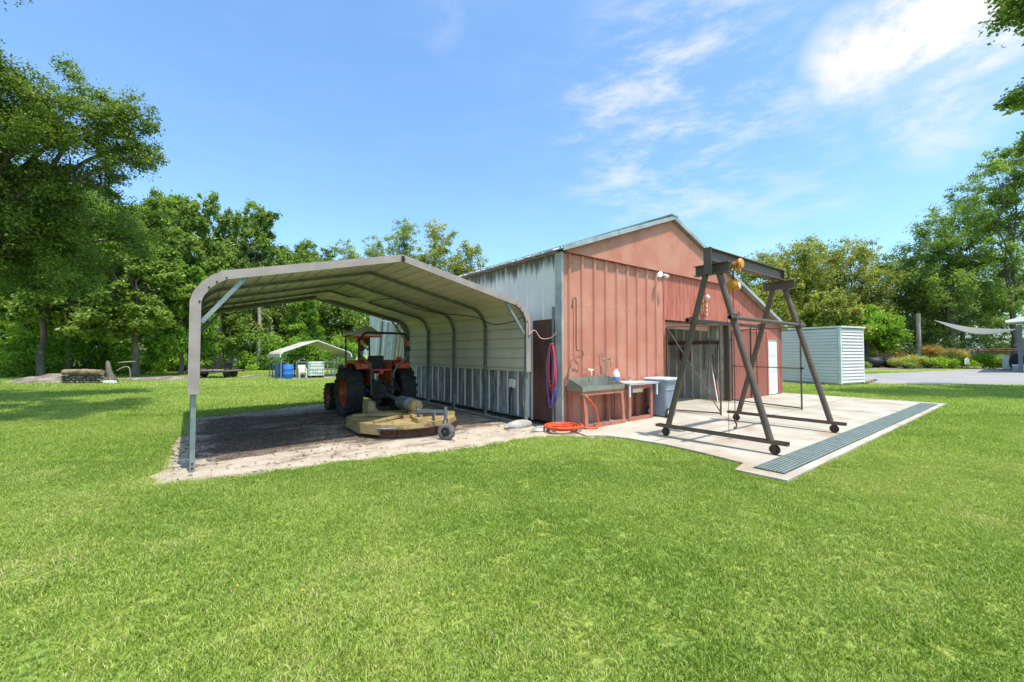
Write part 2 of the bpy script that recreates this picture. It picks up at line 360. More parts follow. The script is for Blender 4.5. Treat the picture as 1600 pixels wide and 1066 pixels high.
#==SECTION GROUND
def struct(name, mb, m, kind='structure'):
    o = mb.build(name, m); o['kind'] = kind; return o
mb = MB(); mb.add([(-400,-400,0),(400,-400,0),(400,400,0),(-400,400,0)], [(0,1,2,3)]); struct('ground', mb, 'lawn')
PAD = [(-.30,6.65),(-.34,7.4),(-.22,8.4),(-.2,9.6),(-.06,11),(.0,12.8),(.7,13.15),(1.43,13.3),(2.3,13.7),(3.27,14.1),(4.4,14.15),(5.3,14.0),(6.35,14.0),(6.35,6.6),(6.3,5.5),(6.0,5.35),
       (5.75,5.75),(5.3,6.05),(4.6,6.1),(3.98,6.0),(3.18,6.12),(2.41,6.35),(1.66,6.38),(1.08,6.40),(.57,6.42),(.05,6.6)]
def roughen(P, amp, step, seed):
    r = random.Random(seed); out = []
    for i in range(len(P)):
        a = Vector(P[i]); b = Vector(P[(i+1) % len(P)]); L = (b-a).length; n = max(1, int(L/step))
        for j in range(n):
            q = a+(b-a)*j/n; out.append((q.x+r.uniform(-amp,amp), q.y+r.uniform(-amp,amp)))
    return out
PADR = roughen(PAD, .07, .13, 3)
def tris_poly(poly, z):
    from mathutils.geometry import tessellate_polygon
    vs = [Vector((x,y,z)) for x, y in poly]; return MB().add(vs, tessellate_polygon([vs]))
struct('dirt_floor', tris_poly(PADR, .004), 'sand')
SLAB = [(6.0,5.45),(6.3,5.2),(6.42,4.8),(6.5,4.1),(6.42,3.35),(6.28,2.72),(5.84,2.64),(5.84,2.02),(18.6,2.02),(18.6,6.6),(18.35,6.6),(18.35,13),(10,13),(10,6.55),(6.37,6.55)]
struct('concrete_slab', tris_poly(SLAB, .034), 'concrete')
mb = MB()
for i in range(len(SLAB)):
    a, b = SLAB[i], SLAB[(i+1) % len(SLAB)]; mb.add([(*a,-.02),(*b,-.02),(*b,.034),(*a,.034)], [(0,1,2,3)])
struct('slab_edge', mb, 'concrete')
# saw-cut joints in the slab
mb = MB()
for y in (4.35,): mb.span(6.5, 18.5, y-.006, y+.006, .034, .0375)
for x in (10.3, 14.2): mb.span(x-.006, x+.006, 2.75, 6.5, .034, .0378)
struct('slab_joint', mb, 'stone')
# asphalt drive
def at2(px, py):
    d = 1.6*650/(py-552); p = at(px, d); return (p.x, p.y)
ROAD = [at2(1330,599),at2(1400,600.5),at2(1600,601.5),at2(1800,603),(65,-12),(85,-6),at2(1600,574.5),at2(1541,575),at2(1480,579.5),at2(1340,585),at2(1150,590),at2(1150,594)]
struct('asphalt_drive', tris_poly(ROAD, .006), 'asphalt')
BED = [at2(1348,577),at2(1400,577.8),at2(1470,577),at2(1530,575),at2(1560,569),at2(1440,564),at2(1350,566)]
struct('planting_bed', tris_poly(BED, .009), 'dirt')
# drain with green grating
t = thing('drain_grate', 'long green slotted drain grating set in the concrete edge beside the lawn', 'drain', (12,2.33,.034))
MB().span(6.1, 18.1, 2.14, 2.52, .0345, .038).build('trough', 'dark', t)
mb = MB()
for i in range(8): mb.span(6.11, 18.09, 2.15+i*.0475, 2.15+i*.0475+.030, .040, .054)
mb.build('grating_bars', 'grate', t)
#==SECTION CARPORT
XW = 5.9; Y0, Y1 = 7.0, 13.55
PROF = [(0,1.05),(0,2.3),(.035,2.42),(.12,2.55),(.22,2.65),(.36,2.73),(2.95,3.33),(5.54,2.73),(5.68,2.65),(5.78,2.55),(5.865,2.42),(5.9,2.3),(5.9,1.19)]
def offs(P, k):
    out = []
    for i, p in enumerate(P):
        a = Vector(P[max(i-1,0)]); b = Vector(P[min(i+1,len(P)-1)]); d = (b-a).normalized(); n = Vector((-d.y, d.x))
        out.append((p[0]+n.x*k, p[1]+n.y*k))
    return out
def resample(P, pitch, depth, rw):
    """points along polyline with small outward ribs"""
    P = [Vector(p) for p in P]; seg = []; L = 0
    for a, b in zip(P, P[1:]): seg.append((L, a, b)); L += (b-a).length
    def pt(s, h):
        for L0, a, b in seg:
            l = (b-a).length
            if s <= L0+l+1e-9:
                d = (b-a)/l; q = a+d*(s-L0)+Vector((-d.y, d.x))*h; return q
        return P[-1]
    ss = [(x, 0) for x in [sg[0] for sg in seg]+[L]]; x = .12
    while x+rw < L: ss += [(x,0),(x+rw*.3,depth),(x+rw*.7,depth),(x+rw,0)]; x += pitch
    ss.sort(); return [pt(*q) for q in ss]
cp = thing('carport', 'large metal carport with taupe trim and open left side sheltering the tractor', 'carport', (2.95,10.3,0))
def sheet_along_y(P, y0, y1):
    mb = MB(); k = len(P)
    vs = [(q[0],y0,q[1]) for q in P]+[(q[0],y1,q[1]) for q in P]
    return mb.add(vs, [(i,i+1,i+1+k,i+k) for i in range(k-1)])
sheet_along_y(resample(PROF[1:-1], .245, .024, .05), Y0, Y1).build('roof_panel', 'panel', cp)
sheet_along_y(resample(PROF[-2:], .225, .024, .04), Y0, Y1).build('side_panel', 'panel', cp)
sheet_along_y(resample(PROF[:2], .225, .024, .04), Y0, Y1).build('side_panel', 'panel', cp)
# front and rear trim (an angle: face 12 cm deep, lip over the roof)
for y, nm, inw in ((Y0, 'front', 1), (Y1, 'rear', -1)):
    A = offs(PROF, .020); B = offs(PROF, -.105)
    B = [(max(.098,min(5.802,b[0])) if 0 < i < len(B)-1 and abs(b[0]-2.95) > 2.84 else b[0], b[1]) for i, b in enumerate(B)]
    k = len(A); th = -.018*inw
    vs = [(x,y+th,z) for x,z in A]+[(x,y+th,z) for x,z in B]+[(x,y,z) for x,z in A]+[(x,y,z) for x,z in B]+[(x,y+.06*inw,z) for x,z in A]
    mb = MB(); fs = []
    for i in range(k-1):
        fs += [(i,i+1,k+i+1,k+i), (2*k+i,3*k+i,3*k+i+1,2*k+i+1), (i,2*k+i,2*k+i+1,i+1), (k+i,k+i+1,3*k+i+1,3*k+i), (2*k+i,4*k+i,4*k+i+1,2*k+i+1)]
    fs += [(0,k,3*k,2*k), (k-1,3*k-1,4*k-1,2*k-1)]
    tr = mb.add(vs, fs).build('edge_trim', 'taupe', cp)
    if inw == 1:
        for i in (1,3,4,5,6,7,8,9,11):
            q = offs(PROF, -.085)[i]; MB().lathe([(.013,-.004),(.011,-.012),(0,-.014)], (q[0], y-.018, q[1]), 'y', 8).build('screw', 'dark', tr)
# frames
FR = offs(PROF, -.045)
FR = [(.045,0)]+[(.045,2.28)]+FR[3:-3]+[(5.855,2.28),(5.855,0)]
for y in (7.08, 8.68, 10.27, 11.87, 13.42):
    mb = MB()
    for a, b in zip(FR, FR[1:]): mb.bar((a[0],y,a[1]), (b[0],y,b[1]), .058, .058, (0,1,0))
    for a in FR[1:-1]: mb.box((a[0],y,a[1]), (.05,.056,.05))
    mb.build('frame', 'galv' if y < 7.5 else 'frame_metal', cp)
for s_ in (0, 1):
    X = .045 if s_ == 0 else 5.855
    MB().span(X-.03, X+.03, 7.12, 13.38, .006, .06).build('base_rail', 'galv', cp)
for y in (7.05, 13.42):
    for s_ in (1, -1):
        X0, X1 = (.11, .62) if s_ == 1 else (5.79, 5.28)
        MB().bar((X0,y,2.02), (X1,y,2.70), .055, .035, (0,1,0)).build('brace', 'galv', cp)
MB().box((2.95,6.975,3.27), (.05,.03,.10)).box((2.97,6.955,3.265), (.03,.02,.03)).build('apex_plate', 'dark', cp)
for z in (.06,.12): MB().lathe([(.014,0),(.012,-.01),(0,-.012)], (.045, 7.05, z), 'y', 8).build('anchor_bolt', 'dark', cp)
# tube light hung under the frames, cords
t = thing('tube_light', 'long pale fluorescent batten hung under the carport roof', 'lamp', (3.3,11.78,3.08))
MB().span(2.60,4.05,11.74,11.82,3.07,3.13).build('batten', 'offwhite', t)
MB().tube([(2.68,11.78,3.045),(3.97,11.78,3.045)], .014, 8).build('tube', 'white', t, smooth=60)
P = smoothpath([(4.0,11.8,3.06),(4.1,10.3,3.0),(4.6,10.27,2.82),(5.0,9.5,2.62),(5.55,8.7,2.5),(5.6,8.0,2.28),(5.7,7.4,2.3),(5.84,7.12,2.42)], 6)
tag(MB().tube(P, .011, 6).build('power_cord', 'dark'), 'black cord sagging below the carport roof panels', 'cord')
P = smoothpath([(5.84,6.99,2.42),(5.86,6.97,2.2),(5.85,6.96,2.0),(5.90,6.96,2.05),(6.0,6.93,2.1),(6.1,6.85,1.93),(6.2,6.65,1.93),(6.27,6.52,2.05)], 6)
tag(MB().tube(P, .011, 6).build('extension_cord', 'cord_pink'), 'pinkish cord strung from the carport corner to the barn wall', 'cord')
tag(MB().span(5.95,6.33,6.72,14.2,.006,.012).build('plastic_sheet', 'black_sheet'), 'black plastic sheet on the ground between carport and barn', 'plastic sheet')
#==SECTION BARN
BX, BY, BR, BYB = 6.35, 6.45, 18.35, 18.7
RX, RZ = 10.5, 5.32; SL = (RZ-3.86)/(RX-BX); SR = (RZ-2.60)/(BR-RX)
def roofz(x): return RZ-(RX-x)*SL if x < RX else RZ-(x-RX)*SR
bn = thing('barn', 'red ribbed metal barn with open bay and pale green side wall', 'barn', (12,12,0))
# front wall left of the bay
mb = MB(); ribsheet(mb, (BX+.02,BY), (10.2,BY), lambda x: .035, lambda x: 3.79, (0,-1), .41, .045, .10, .045)
mb.build('front_wall', 'red_metal', bn)
for zr in (.45, 1.55, 2.65, 3.6):
    for k in range(9):
        for dx in (.07, .26):
            x = BX+.02+.41*.35+.10+k*.41+dx
            if x < 10.18: MB().lathe([(.009,0),(.008,-.006),(0,-.008)], (x, BY-.0005, zr+.004*((k*7)%5)), 'y', 6).build('screw', 'rust', bn)
# fine corrugated gable panel standing proud of it
def corr(mb, x0, x1, y, zb, zt, pitch, dep):
    n = int((x1-x0)/pitch*4); vs = []
    for i in range(n+1):
        x = x0+(x1-x0)*i/n; yy = y+dep*math.sin(i*PI/2+.3)
        vs += [(x,yy,zb(x)),(x,yy,zt(x))]
    return mb.add(vs, [(2*i,2*i+2,2*i+3,2*i+1) for i in range(n)])
mb = MB(); corr(mb, 6.42, 14.72, 6.355, lambda x: 3.80, lambda x: roofz(x)-.03, .095, .010)
mb.build('gable_panel', 'red_metal', bn, solid=.004)
MB().span(6.42,14.7,6.375,6.44,3.80,3.83).build('gable_ledge', 'red_wood', bn)
# grooved plywood over the bay and to the right of it
mb = MB(); vs = []
def plywall(x0, x1, z0, zt, y=6.43):
    mb = MB(); x = x0
    while x < x1-.01:
        e = min(x+.198, x1); mb.add([(x,y,z0(x)),(e,y,z0(e)),(e,y,zt(e)),(x,y,zt(x)),(x,y+.02,z0(x)),(e,y+.02,z0(e)),(e,y+.02,zt(e)),(x,y+.02,zt(x))],
              [(0,1,2,3),(5,4,7,6),(0,4,5,1),(1,5,6,2),(3,2,6,7),(0,3,7,4)]); x += .205
    return mb
plywall(10.2, 14.15, lambda x: 2.52, lambda x: min(3.79, roofz(x)-.05)).build('plywood_panel', 'red_wood', bn)
plywall(14.15, 16.95, lambda x: 2.36, lambda x: min(3.79, roofz(x)-.05)).build('plywood_panel', 'red_wood', bn)
plywall(14.15, 16.95, lambda x: .05, lambda x: 2.355, 6.436).build('plywood_panel', 'red_wood_dark', bn)
plywall(16.95, 17.95, lambda x: 2.16, lambda x: roofz(x)-.05).build('plywood_panel', 'red_wood', bn)
plywall(17.95, 18.33, lambda x: .05, lambda x: roofz(x)-.05).build('plywood_panel', 'red_wood_dark', bn)
MB().span(10.2,18.33,6.462,6.50,2.55,2.6).span(15.5,15.56,6.40,6.425,.05,2.5).build('wall_seam', 'dark', bn)
dr = MB().span(17.0,17.9,6.445,6.485,.06,2.12).build('door', 'white', bn)
mb = MB()
for i in range(2):
    for z0, z1 in ((.25,.75),(.9,1.35),(1.5,1.95)): mb.span(17.1+i*.38, 17.42+i*.38, 6.435, 6.444, z0, z1)
mb.build('door_panel', 'white', dr, bevel=.004)
MB().lathe([(.03,0),(.03,-.05),(0,-.06)], (17.83,6.44,1.05), 'y', 12).build('handle', 'brass', dr, smooth=40)
MB().span(16.93,17.0,6.41,6.46,.05,2.19).span(17.9,17.97,6.41,6.46,.05,2.19).span(17.0,17.9,6.41,6.46,2.12,2.19).build('door_frame', 'red_wood', bn)
# jambs and header of the bay
MB().span(10.2,10.29,6.44,6.55,.035,2.52).build('jamb', 'red_wood', bn)
MB().span(13.98,14.15,6.445,6.62,.035,2.52).build('jamb', 'steel_brown', bn)
MB().span(10.3,12.9,6.6,6.64,2.30,2.48).build('header_board', 'red_metal', bn)
# inner walls of the bay
mb = MB(); ribsheet(mb, (14.0,13), (14.0,6.62), lambda x: .04, lambda x: 3.9, (-1,0), .3, .03, .09); mb.build('inner_wall', 'inner_metal', bn)
mb = MB(); ribsheet(mb, (10.2,13), (14.0,13), lambda x: .04, lambda x: 4.6, (0,-1), .3, .03, .09); mb.build('inner_wall', 'inner_metal', bn)
mb = MB(); ribsheet(mb, (10.2,6.56), (10.2,13), lambda x: .04, lambda x: 5, (1,0), .3, .03, .09); mb.build('inner_wall', 'inner_metal', bn)
# left side wall: pale green ribbed sheets above a weathered dado
mb = MB(); ribsheet(mb, (BX,7.45), (BX,BYB), lambda x: 1.22, lambda x: 3.84, (-1,0), .41, .028, .09, .04)
ribsheet(mb, (BX,6.47), (BX,7.45), lambda x: 2.36, lambda x: 3.84, (-1,0), .41, .028, .09, .04)
mb.build('side_wall', 'green_metal', bn)
mb = MB(); ribsheet(mb, (BX+.03,BYB), (BR,BYB), lambda x: .0, lambda x: roofz(BX+x)-.05, (0,1), .41, .03, .10, .045); mb.build('rear_wall', 'green_metal', bn)
mb = MB(); ribsheet(mb, (BR,6.5), (BR,BYB), lambda x: .0, lambda x: roofz(BR)-.05, (1,0), .41, .03, .10, .045); mb.build('side_wall', 'green_metal', bn)
MB().span(BX-.01,BX+.03,7.45,BYB,.06,1.215).build('lower_wall', 'weathered', bn)
mb = MB(); y = 7.55
while y < 18.6: mb.span(BX-.035,BX-.012,y-.022,y+.022,.10,1.212); y += .41
mb.build('wall_batten', 'batten', bn)
MB().span(BX-.012,BX+.03,6.62,7.43,.07,2.35).build('boarded_door', 'door_ply', bn)
MB().span(BX-.03,BX-.0,7.40,7.45,.05,2.36).build('door_trim', 'green_metal', bn)
# corner flashing: green on the side, weathered on the front edge
MB().span(BX-.04,BX-.016,6.44,6.62,.03,3.8).span(BX-.04,BX+.015,6.415,6.44,.03,3.8).build('corner_flashing', 'roof_edge', bn)
MB().span(BX-.065,BX-.042,6.64,6.70,.1,2.62).build('door_rail', 'galv', bn)
# roof
def roofslab(x0, x1, y0, y1, th, lift, m, name, parent, pitch=.3):
    mb = MB(); xs = [x0, x1]
    n = int((y1-y0)/pitch); ys = []
    for i in range(n):
        y = y0+(y1-y0)*i/n; ys += [(y,0),(y+.05,.0),(y+.07,.022),(y+.11,.022),(y+.13,0)]
    ys.append((y1,0)); k = len(ys)
    vs = [(x, y, roofz(x)+lift+h) for x in (x0, x1) for y, h in ys]+[(x, y, roofz(x)+lift-th) for x in (x0, x1) for y, h in ys]
    fs = [(i,i+1,k+i+1,k+i) for i in range(k-1)]+[(2*k+i,3*k+i,3*k+i+1,2*k+i+1) for i in range(k-1)]
    fs += [(i,2*k+i,2*k+i+1,i+1) for i in range(k-1)]+[(k+i,k+i+1,3*k+i+1,3*k+i) for i in range(k-1)]
    fs += [(0,k,3*k,2*k),(k-1,3*k-1,4*k-1,2*k-1)]
    return mb.add(vs, fs).build(name, m, parent)
rf = roofslab(BX-.14, RX, 6.26, BYB+.15, .03, .035, 'roof_metal', 'roof', bn)
roofslab(RX+.002, BR+.25, 6.26, BYB+.15, .03, .035, 'roof_metal', 'roof', bn)
mb = MB()
for x0, x1 in ((BX-.15,RX),(RX,BR+.26)):
    a = Vector((x0,6.235,roofz(x0)+.0)); b = Vector((x1,6.235,roofz(x1)+.0)); 
    mb.add([a+Vector((0,0,-.035)), b+Vector((0,0,-.035)), b+Vector((0,0,.075)), a+Vector((0,0,.075)),
            a+Vector((0,.02,-.035)), b+Vector((0,.02,-.035)), b+Vector((0,.02,.075)), a+Vector((0,.02,.075))], [(0,1,2,3),(5,4,7,6),(0,4,5,1),(3,2,6,7),(0,3,7,4),(1,5,6,2)])
mb.build('rake_trim', 'roof_edge', rf)
MB().bar((RX-.2,6.25,RZ+.045),(RX,6.25,RZ+.12),.03,.02).span(RX-.16,RX+.16,6.22,BYB+.1,RZ+.05,RZ+.09).build('ridge_cap', 'roof_edge', rf)
mb = MB(); rr = random.Random(8); y = 6.7
while y < 18.5:
    L = rr.uniform(.25,.5); mb.box((BX-.165, y, 3.82+rr.uniform(0,.012)), (.03, L, .035)); y += L+.03
mb.build('eave_edge', 'roof_metal', rf)
MB().span(BX-.12,BX-.02,6.5,18.6,3.79,3.81).build('soffit_board', 'wood_grey', bn)
#==SECTION WALLITEMS
def fixture(loc, label, aim):
    t = thing('floodlight', label, 'light', loc)
    x, y, z = loc
    return t
t = thing('floodlight', 'lit white twin floodlight under the gable panel of the red barn', 'light', (9.9,6.4,3.70))
MB().lathe([(.055,0),(.055,-.03),(0,-.03)], (9.9,6.43,3.70), 'y', 14).tube([(9.9,6.4,3.7),(9.86,6.3,3.72),(9.76,6.24,3.70)], .012, 6).tube([(9.9,6.4,3.7),(9.93,6.3,3.69),(10.0,6.24,3.66)], .012, 6).build('bracket', 'white', t)
for (c, d, lit) in (((9.74,6.22,3.68), Vector((-.55,-.75,-.25)), 1), ((10.03,6.2,3.63), Vector((.75,-.45,-.6)), 0)):
    d.normalize(); R_ = d.to_track_quat('Z','Y').to_matrix()
    h = MB().lathe([(.02,-.12),(.035,-.1),(.05,-.03),(.062,0)], c, 'z', 16, R_).build('lamp_head', 'white', t, smooth=50)
    MB().lathe([(.058,.0),(.04,.02),(0,.03)], c, 'z', 16, R_).build('bulb', lamp if lit else 'offwhite', h, smooth=60)
P = smoothpath([(6.62,6.39,2.62),(6.62,6.38,2.78),(6.66,6.375,2.82),(6.71,6.375,2.80),(6.72,6.38,2.6),(6.72,6.38,2.2),(6.72,6.38,1.72),(6.76,6.36,1.66),(6.84,6.34,1.66),(6.88,6.33,1.60),(6.85,6.33,1.50),(6.74,6.34,1.52),(6.55,6.34,1.46),(6.42,6.32,1.25),(6.36,6.30,1.0),(6.32,6.3,.9)], 5)
tag(MB().tube(P, .013, 8).build('water_pipe', 'copper', smooth=60), 'dark thin pipe with hooked ends running down the red wall by the corner', 'pipe')
# wooden stand and stainless sink
def stand(x0, x1, y0, y1, h, splay, label):
    t = thing('wooden_stand', label, 'stand', ((x0+x1)/2,(y0+y1)/2,.034))
    for x in (x0+.045, x1-.045):
        MB().bar((x,y0,.034),(x,y0+splay,h),.09,.04,(0,1,0)).build('leg', 'red_frame', t)
        MB().bar((x,y1-.03,.034),(x,y1-.03,h),.09,.04,(0,1,0)).build('leg', 'red_frame', t)
    for q in ((x0+.09,x1-.09,y0-.02,y0+.02,.036,.12),(x0+.09,x1-.09,y0+splay-.02,y0+splay+.02,h-.09,h)): MB().span(*q).build('rail', 'red_frame', t)
    for q in (x0,x1-.02): MB().span(q,q+.02,y0+.05+splay,y1-.05,h-.1,h-.005).build('side_rail', 'red_frame', t)
    return t
stand(6.46,7.78,5.90,6.38,.80,.06,'red painted wooden stand carrying the stainless steel sink')
t = thing('sink', 'stainless steel trough sink with raised back on a red wooden stand', 'sink', (7.1,6.1,.80))
mb = MB()
x0,x1,y0,y1 = 6.42,7.80,5.93,6.38
T = .012
mb.span(x0,x1,y0,y1,.802,.815)
mb.span(x0,x1,y0-T,y0,.802,.905)
mb.span(x0,x1,y1-T,y1,.815,1.07)
for x in (x0,x1-T):
    mb.add([(x,y0,.815),(x+T,y0,.815),(x+T,y1-T,.815),(x,y1-T,.815),(x,y0,.905),(x+T,y0,.905),(x+T,y1-T,1.07),(x,y1-T,1.07)],[(0,3,2,1),(4,5,6,7),(0,1,5,4),(2,3,7,6),(0,4,7,3),(1,2,6,5)])
mb.build('basin', 'steel', t)
t = thing('tap', 'pale wall tap with two handles above the stainless sink', 'tap', (7.12,6.36,1.15))
MB().tube([(7.12,6.42,1.22),(7.12,6.33,1.22),(7.12,6.30,1.19),(7.12,6.30,1.10)], .014, 8).tube([(7.0,6.34,1.235),(7.24,6.34,1.215)], .022, 8).build('spout', 'offwhite', t, smooth=60)
for x in (6.99, 7.25): MB().lathe([(.0,0),(.035,.005),(.035,.025),(0,.035)], (x,6.32,1.235), 'z', 10).build('handle', 'brass', t)
MB().tube([(7.12,6.36,1.1),(7.12,6.36,.95)], .012, 6).build('riser', 'brass', t)
t = thing('hose_tap', 'small brass tap below the stainless sink with an orange hose attached', 'tap', (6.5,5.98,.72))
MB().tube([(6.52,6.3,.74),(6.5,5.95,.74)], .013, 8).tube([(6.49,5.93,.74),(6.53,5.9,.68)], .022, 8).lathe([(0,0),(.035,.005),(.035,.02),(0,.025)], (6.44,5.97,.76), 'x', 10).build('valve', 'brass', t)
# spiral orange hose and its coil
P = [(6.53,5.89,.68),(6.6,5.86,.60),(6.68,5.83,.48),(6.72,5.80,.36)]
tag(MB().tube(smoothpath(P,5), .017, 8).build('hose_end', 'hose_orange', smooth=60), 'short orange hose hanging from the tap under the steel sink', 'hose')
rr = random.Random(5); P = []
for i in range(24*8):
    a = 2*PI*i/24; k = i/24; r = .15+.028*k+.025*math.sin(a*.37+k)+.02*math.sin(a*1.31)
    P.append((6.02+r*1.05*math.cos(a)+.02*math.sin(a*.21), 6.12+r*math.sin(a), .035+.011*k*(1 if k < 4 else .9)+.018*math.sin(a*.53+.4)*(k > 1)+.012))
P += smoothpath([P[-1], (6.45,5.92,.07),(6.60,5.80,.05),(6.74,5.78,.09),(6.75,5.80,.22),(6.72,5.80,.36)], 5)[1:]
tag(MB().tube(P, .0165, 8).build('garden_hose', 'hose_orange', smooth=60), 'bright orange garden hose coiled on the ground at the barn corner', 'hose')
# hose bundles on the boarded door
def hangloop(x, yc, zt, zb, wd, n, seed, skew=0):
    rr = random.Random(seed); P = []
    for k in range(n):
        z1 = zb+rr.uniform(-.03,.12); w2 = wd*rr.uniform(.6,1.05)
        for j in range(20):
            a = PI/2+2*PI*j/20; zz = (zt+z1)/2+(zt-z1)/2*math.sin(a); ww = w2*(.35+.65*(1-(zz-z1)/(zt-z1)))
            P.append((x-.02*k-.008*math.sin(a*2), yc+ww*math.cos(a)+skew*(zt-zz), zz))
    return P
for m_, c_, yc, zt, zb, wd, n, sd in (('hose_red','red',6.66,1.82,.78,.17,2,1),('hose_purple','purple',6.72,1.80,.42,.19,2,2),('hose_blue','blue',6.62,1.75,.52,.10,1,3),('hose_tan','tan red',6.80,1.72,.95,.24,1,4)):
    tag(MB().tube(hangloop(6.24+.02*sd, yc, zt, zb, wd, n, sd), .013, 6).build('hanging_hose', m_, smooth=60), c_+' hose hanging in long loops on the brown boarded door', 'hose', 'hoses hung on the boarded door')
MB_ = MB().tube([(6.335,6.66,1.82),(6.22,6.66,1.83),(6.19,6.66,1.88)], .012, 6).build('hose_hook', 'dark'); tag(MB_, 'dark hook on the brown boarded door holding the looped hoses', 'hook')
t = thing('outlet_box', 'white electrical box on the weathered wall below the carport panel', 'electrical box', (6.3,8.1,.85))
MB().box((6.285,8.12,.86),(.06,.22,.20),Matrix.Rotation(.12,3,'X')).build('cover', 'white', t, bevel=.01)
MB().tube(smoothpath([(6.26,8.12,.78),(6.22,8.14,.5),(6.24,8.15,.25),(6.2,8.16,.05)],4),.02,6).build('cable', 'dark', t)
# soap jug, sprayer
t = thing('bottle', 'white jug with blue label standing beside the steel sink', 'bottle', (7.86,6.2,.93))
MB().lathe([(0,.93),(.075,.935),(.082,1.0),(.08,1.12),(.05,1.18),(.03,1.2),(.028,1.23),(0,1.235)], (7.86,6.2,0), 'z', 18).build('body', 'white', t, smooth=50)
MB().lathe([(.0835,.96),(.0835,1.05)], (7.86,6.2,0), 'z', 18, close=False).build('label_band', 'bluelabel', t, smooth=50)
MB().tube(arc((7.93,6.2,1.12),.035,-PI/2,PI/2,6),.011,6).build('handle', 'white', t, smooth=50)
t = thing('spigot', 'brass spigot with hose fitting on the red wall above the soap jug', 'tap', (7.83,6.38,1.38))
MB().tube(smoothpath([(7.83,6.42,1.45),(7.83,6.34,1.46),(7.83,6.33,1.36),(7.83,6.33,1.26)],4),.02,8).lathe([(0,0),(.03,.004),(.03,.02),(0,.02)],(7.83,6.33,1.50),'z',10).build('valve','brass',t,smooth=50)
P = smoothpath([(7.60,6.38,1.75),(7.56,6.37,1.62),(7.60,6.37,1.5),(7.66,6.37,1.42),(7.64,6.37,1.2),(7.62,6.38,1.0)],5)
tag(MB().tube(P,.013,6).lathe([(.012,0),(.03,.02),(.03,.07),(.012,.09)],(7.62,6.36,1.40),'z',10).build('shower_hose','steel',smooth=50), 'silver metal hose clipped to the red wall left of the brass spigot', 'hose')
# utility basin
stand(7.98,8.92,5.96,6.38,.86,.0,'red wooden stand with open front under the white utility basin')
t = thing('utility_sink', 'white utility basin in a grey counter beside the steel sink', 'sink', (8.5,6.1,.87))
MB().span(7.90,8.12,5.86,6.40,.865,.905).span(8.62,9.22,5.86,6.40,.865,.905).span(8.12,8.62,5.86,5.93,.865,.905).span(8.12,8.62,6.33,6.40,.865,.905).build('counter','counter',t)
mb = MB(); mb.lathe([(.26,.915),(.245,.92),(.235,.90),(.20,.68),(0,.66)], (0,0,0), 'z', 4, Matrix.Rotation(PI/4,3,'Z'))
mb.v = [(8.37+q[0]*1.28, 6.13+q[1]*1.08, q[2]) for q in mb.v]; mb.build('basin','offwhite',t, solid=.012)
MB().lathe([(.03,.0),(.03,.03),(.045,.04),(.04,.07),(0,.08)],(8.37,6.34,.92),'z',12).tube([(8.3,6.34,.95),(8.2,6.33,.95)],.01,6).tube(smoothpath([(8.5,6.34,.92),(8.5,6.3,1.0),(8.5,6.2,.99)],4),.012,6).build('faucet','steel',t,smooth=50)
for x in (7.93, 9.0): MB().bar((x,5.88,.60),(x,5.88,.86),.035,.03).build('drop_leg','shed_white',t)
# wheeled bin
t = thing('wheeled_bin', 'grey wheeled rubbish bin with a lid standing by the bay opening', 'bin', (9.42,6.0,.034), 0, local=True)
def tap(zs):
    mb = MB(); vs = []; 
    for z, hx, hy, r in zs:
        for (sx, sy) in ((1,1),(-1,1),(-1,-1),(1,-1)):
            for j in range(4):
                a = {(1,1):0,(-1,1):PI/2,(-1,-1):PI,(1,-1):1.5*PI}[(sx,sy)]+j*PI/6
                vs.append((sx*(hx-r)+r*math.cos(a), sy*(hy-r)+r*math.sin(a), z))
    k = 16; fs = [tuple(range(k))[::-1], tuple((len(zs)-1)*k+i for i in range(k))]
    for i in range(len(zs)-1):
        for j in range(k): fs.append((i*k+j, i*k+(j+1)%k, (i+1)*k+(j+1)%k, (i+1)*k+j))
    return mb.add(vs, fs)
tap([(.02,.23,.24,.06),(.10,.235,.245,.06),(.66,.29,.29,.07),(.665,.302,.302,.07),(.685,.302,.302,.07),(.69,.29,.29,.07),(.86,.305,.305,.07),(.862,.33,.33,.07),(.90,.33,.33,.07)]).build('body','bin',t,smooth=35)
tap([(.905,.345,.345,.07),(.93,.345,.345,.07),(.955,.31,.31,.08),(.965,.2,.2,.06)]).build('lid','binlid',t,smooth=35)
for s_ in (-1,1):
    wh = MB().lathe([(.05,-.02),(.10,-.025),(.115,-.015),(.115,.015),(.10,.025),(.05,.02)],(-.20,s_*.27-.02,.115),'y',20).build('wheel','rubber',t,smooth=40)
    MB().lathe([(0,-.03),(.045,-.028),(.068,-.026),(.068,.026),(0,.03)],(-.20,s_*.27-.02,.115),'y',18).build('rim','white',wh)
MB().tube([(-.2,-.27,.115),(-.2,.27,.115)],.012,6).build('axle','dark',t)
# ornament on the plywood
t = thing('wall_ornament', 'brown curved ornament with white top hung on the red plywood above the opening', 'ornament', (12.3,6.38,3.0))
for k in range(3):
    z = 3.08-k*.13
    MB().tube(smoothpath([(12.14,6.36,z+.12),(12.17,6.33,z-.02),(12.27,6.32,z-.10),(12.37,6.34,z-.02),(12.42,6.36,z+.10)],4),[.012]+[.03]*15+[.015],6).build('horn','hose_tan',t,smooth=60)
MB().lathe([(0,-.06),(.05,-.03),(.07,.03),(.03,.09),(0,.1)],(12.42,6.34,3.28),'z',10).build('top','white',t,smooth=60)
MB().tube([(12.30,6.4,3.6),(12.32,6.36,3.35)],.012,6).build('hook','rust',t)
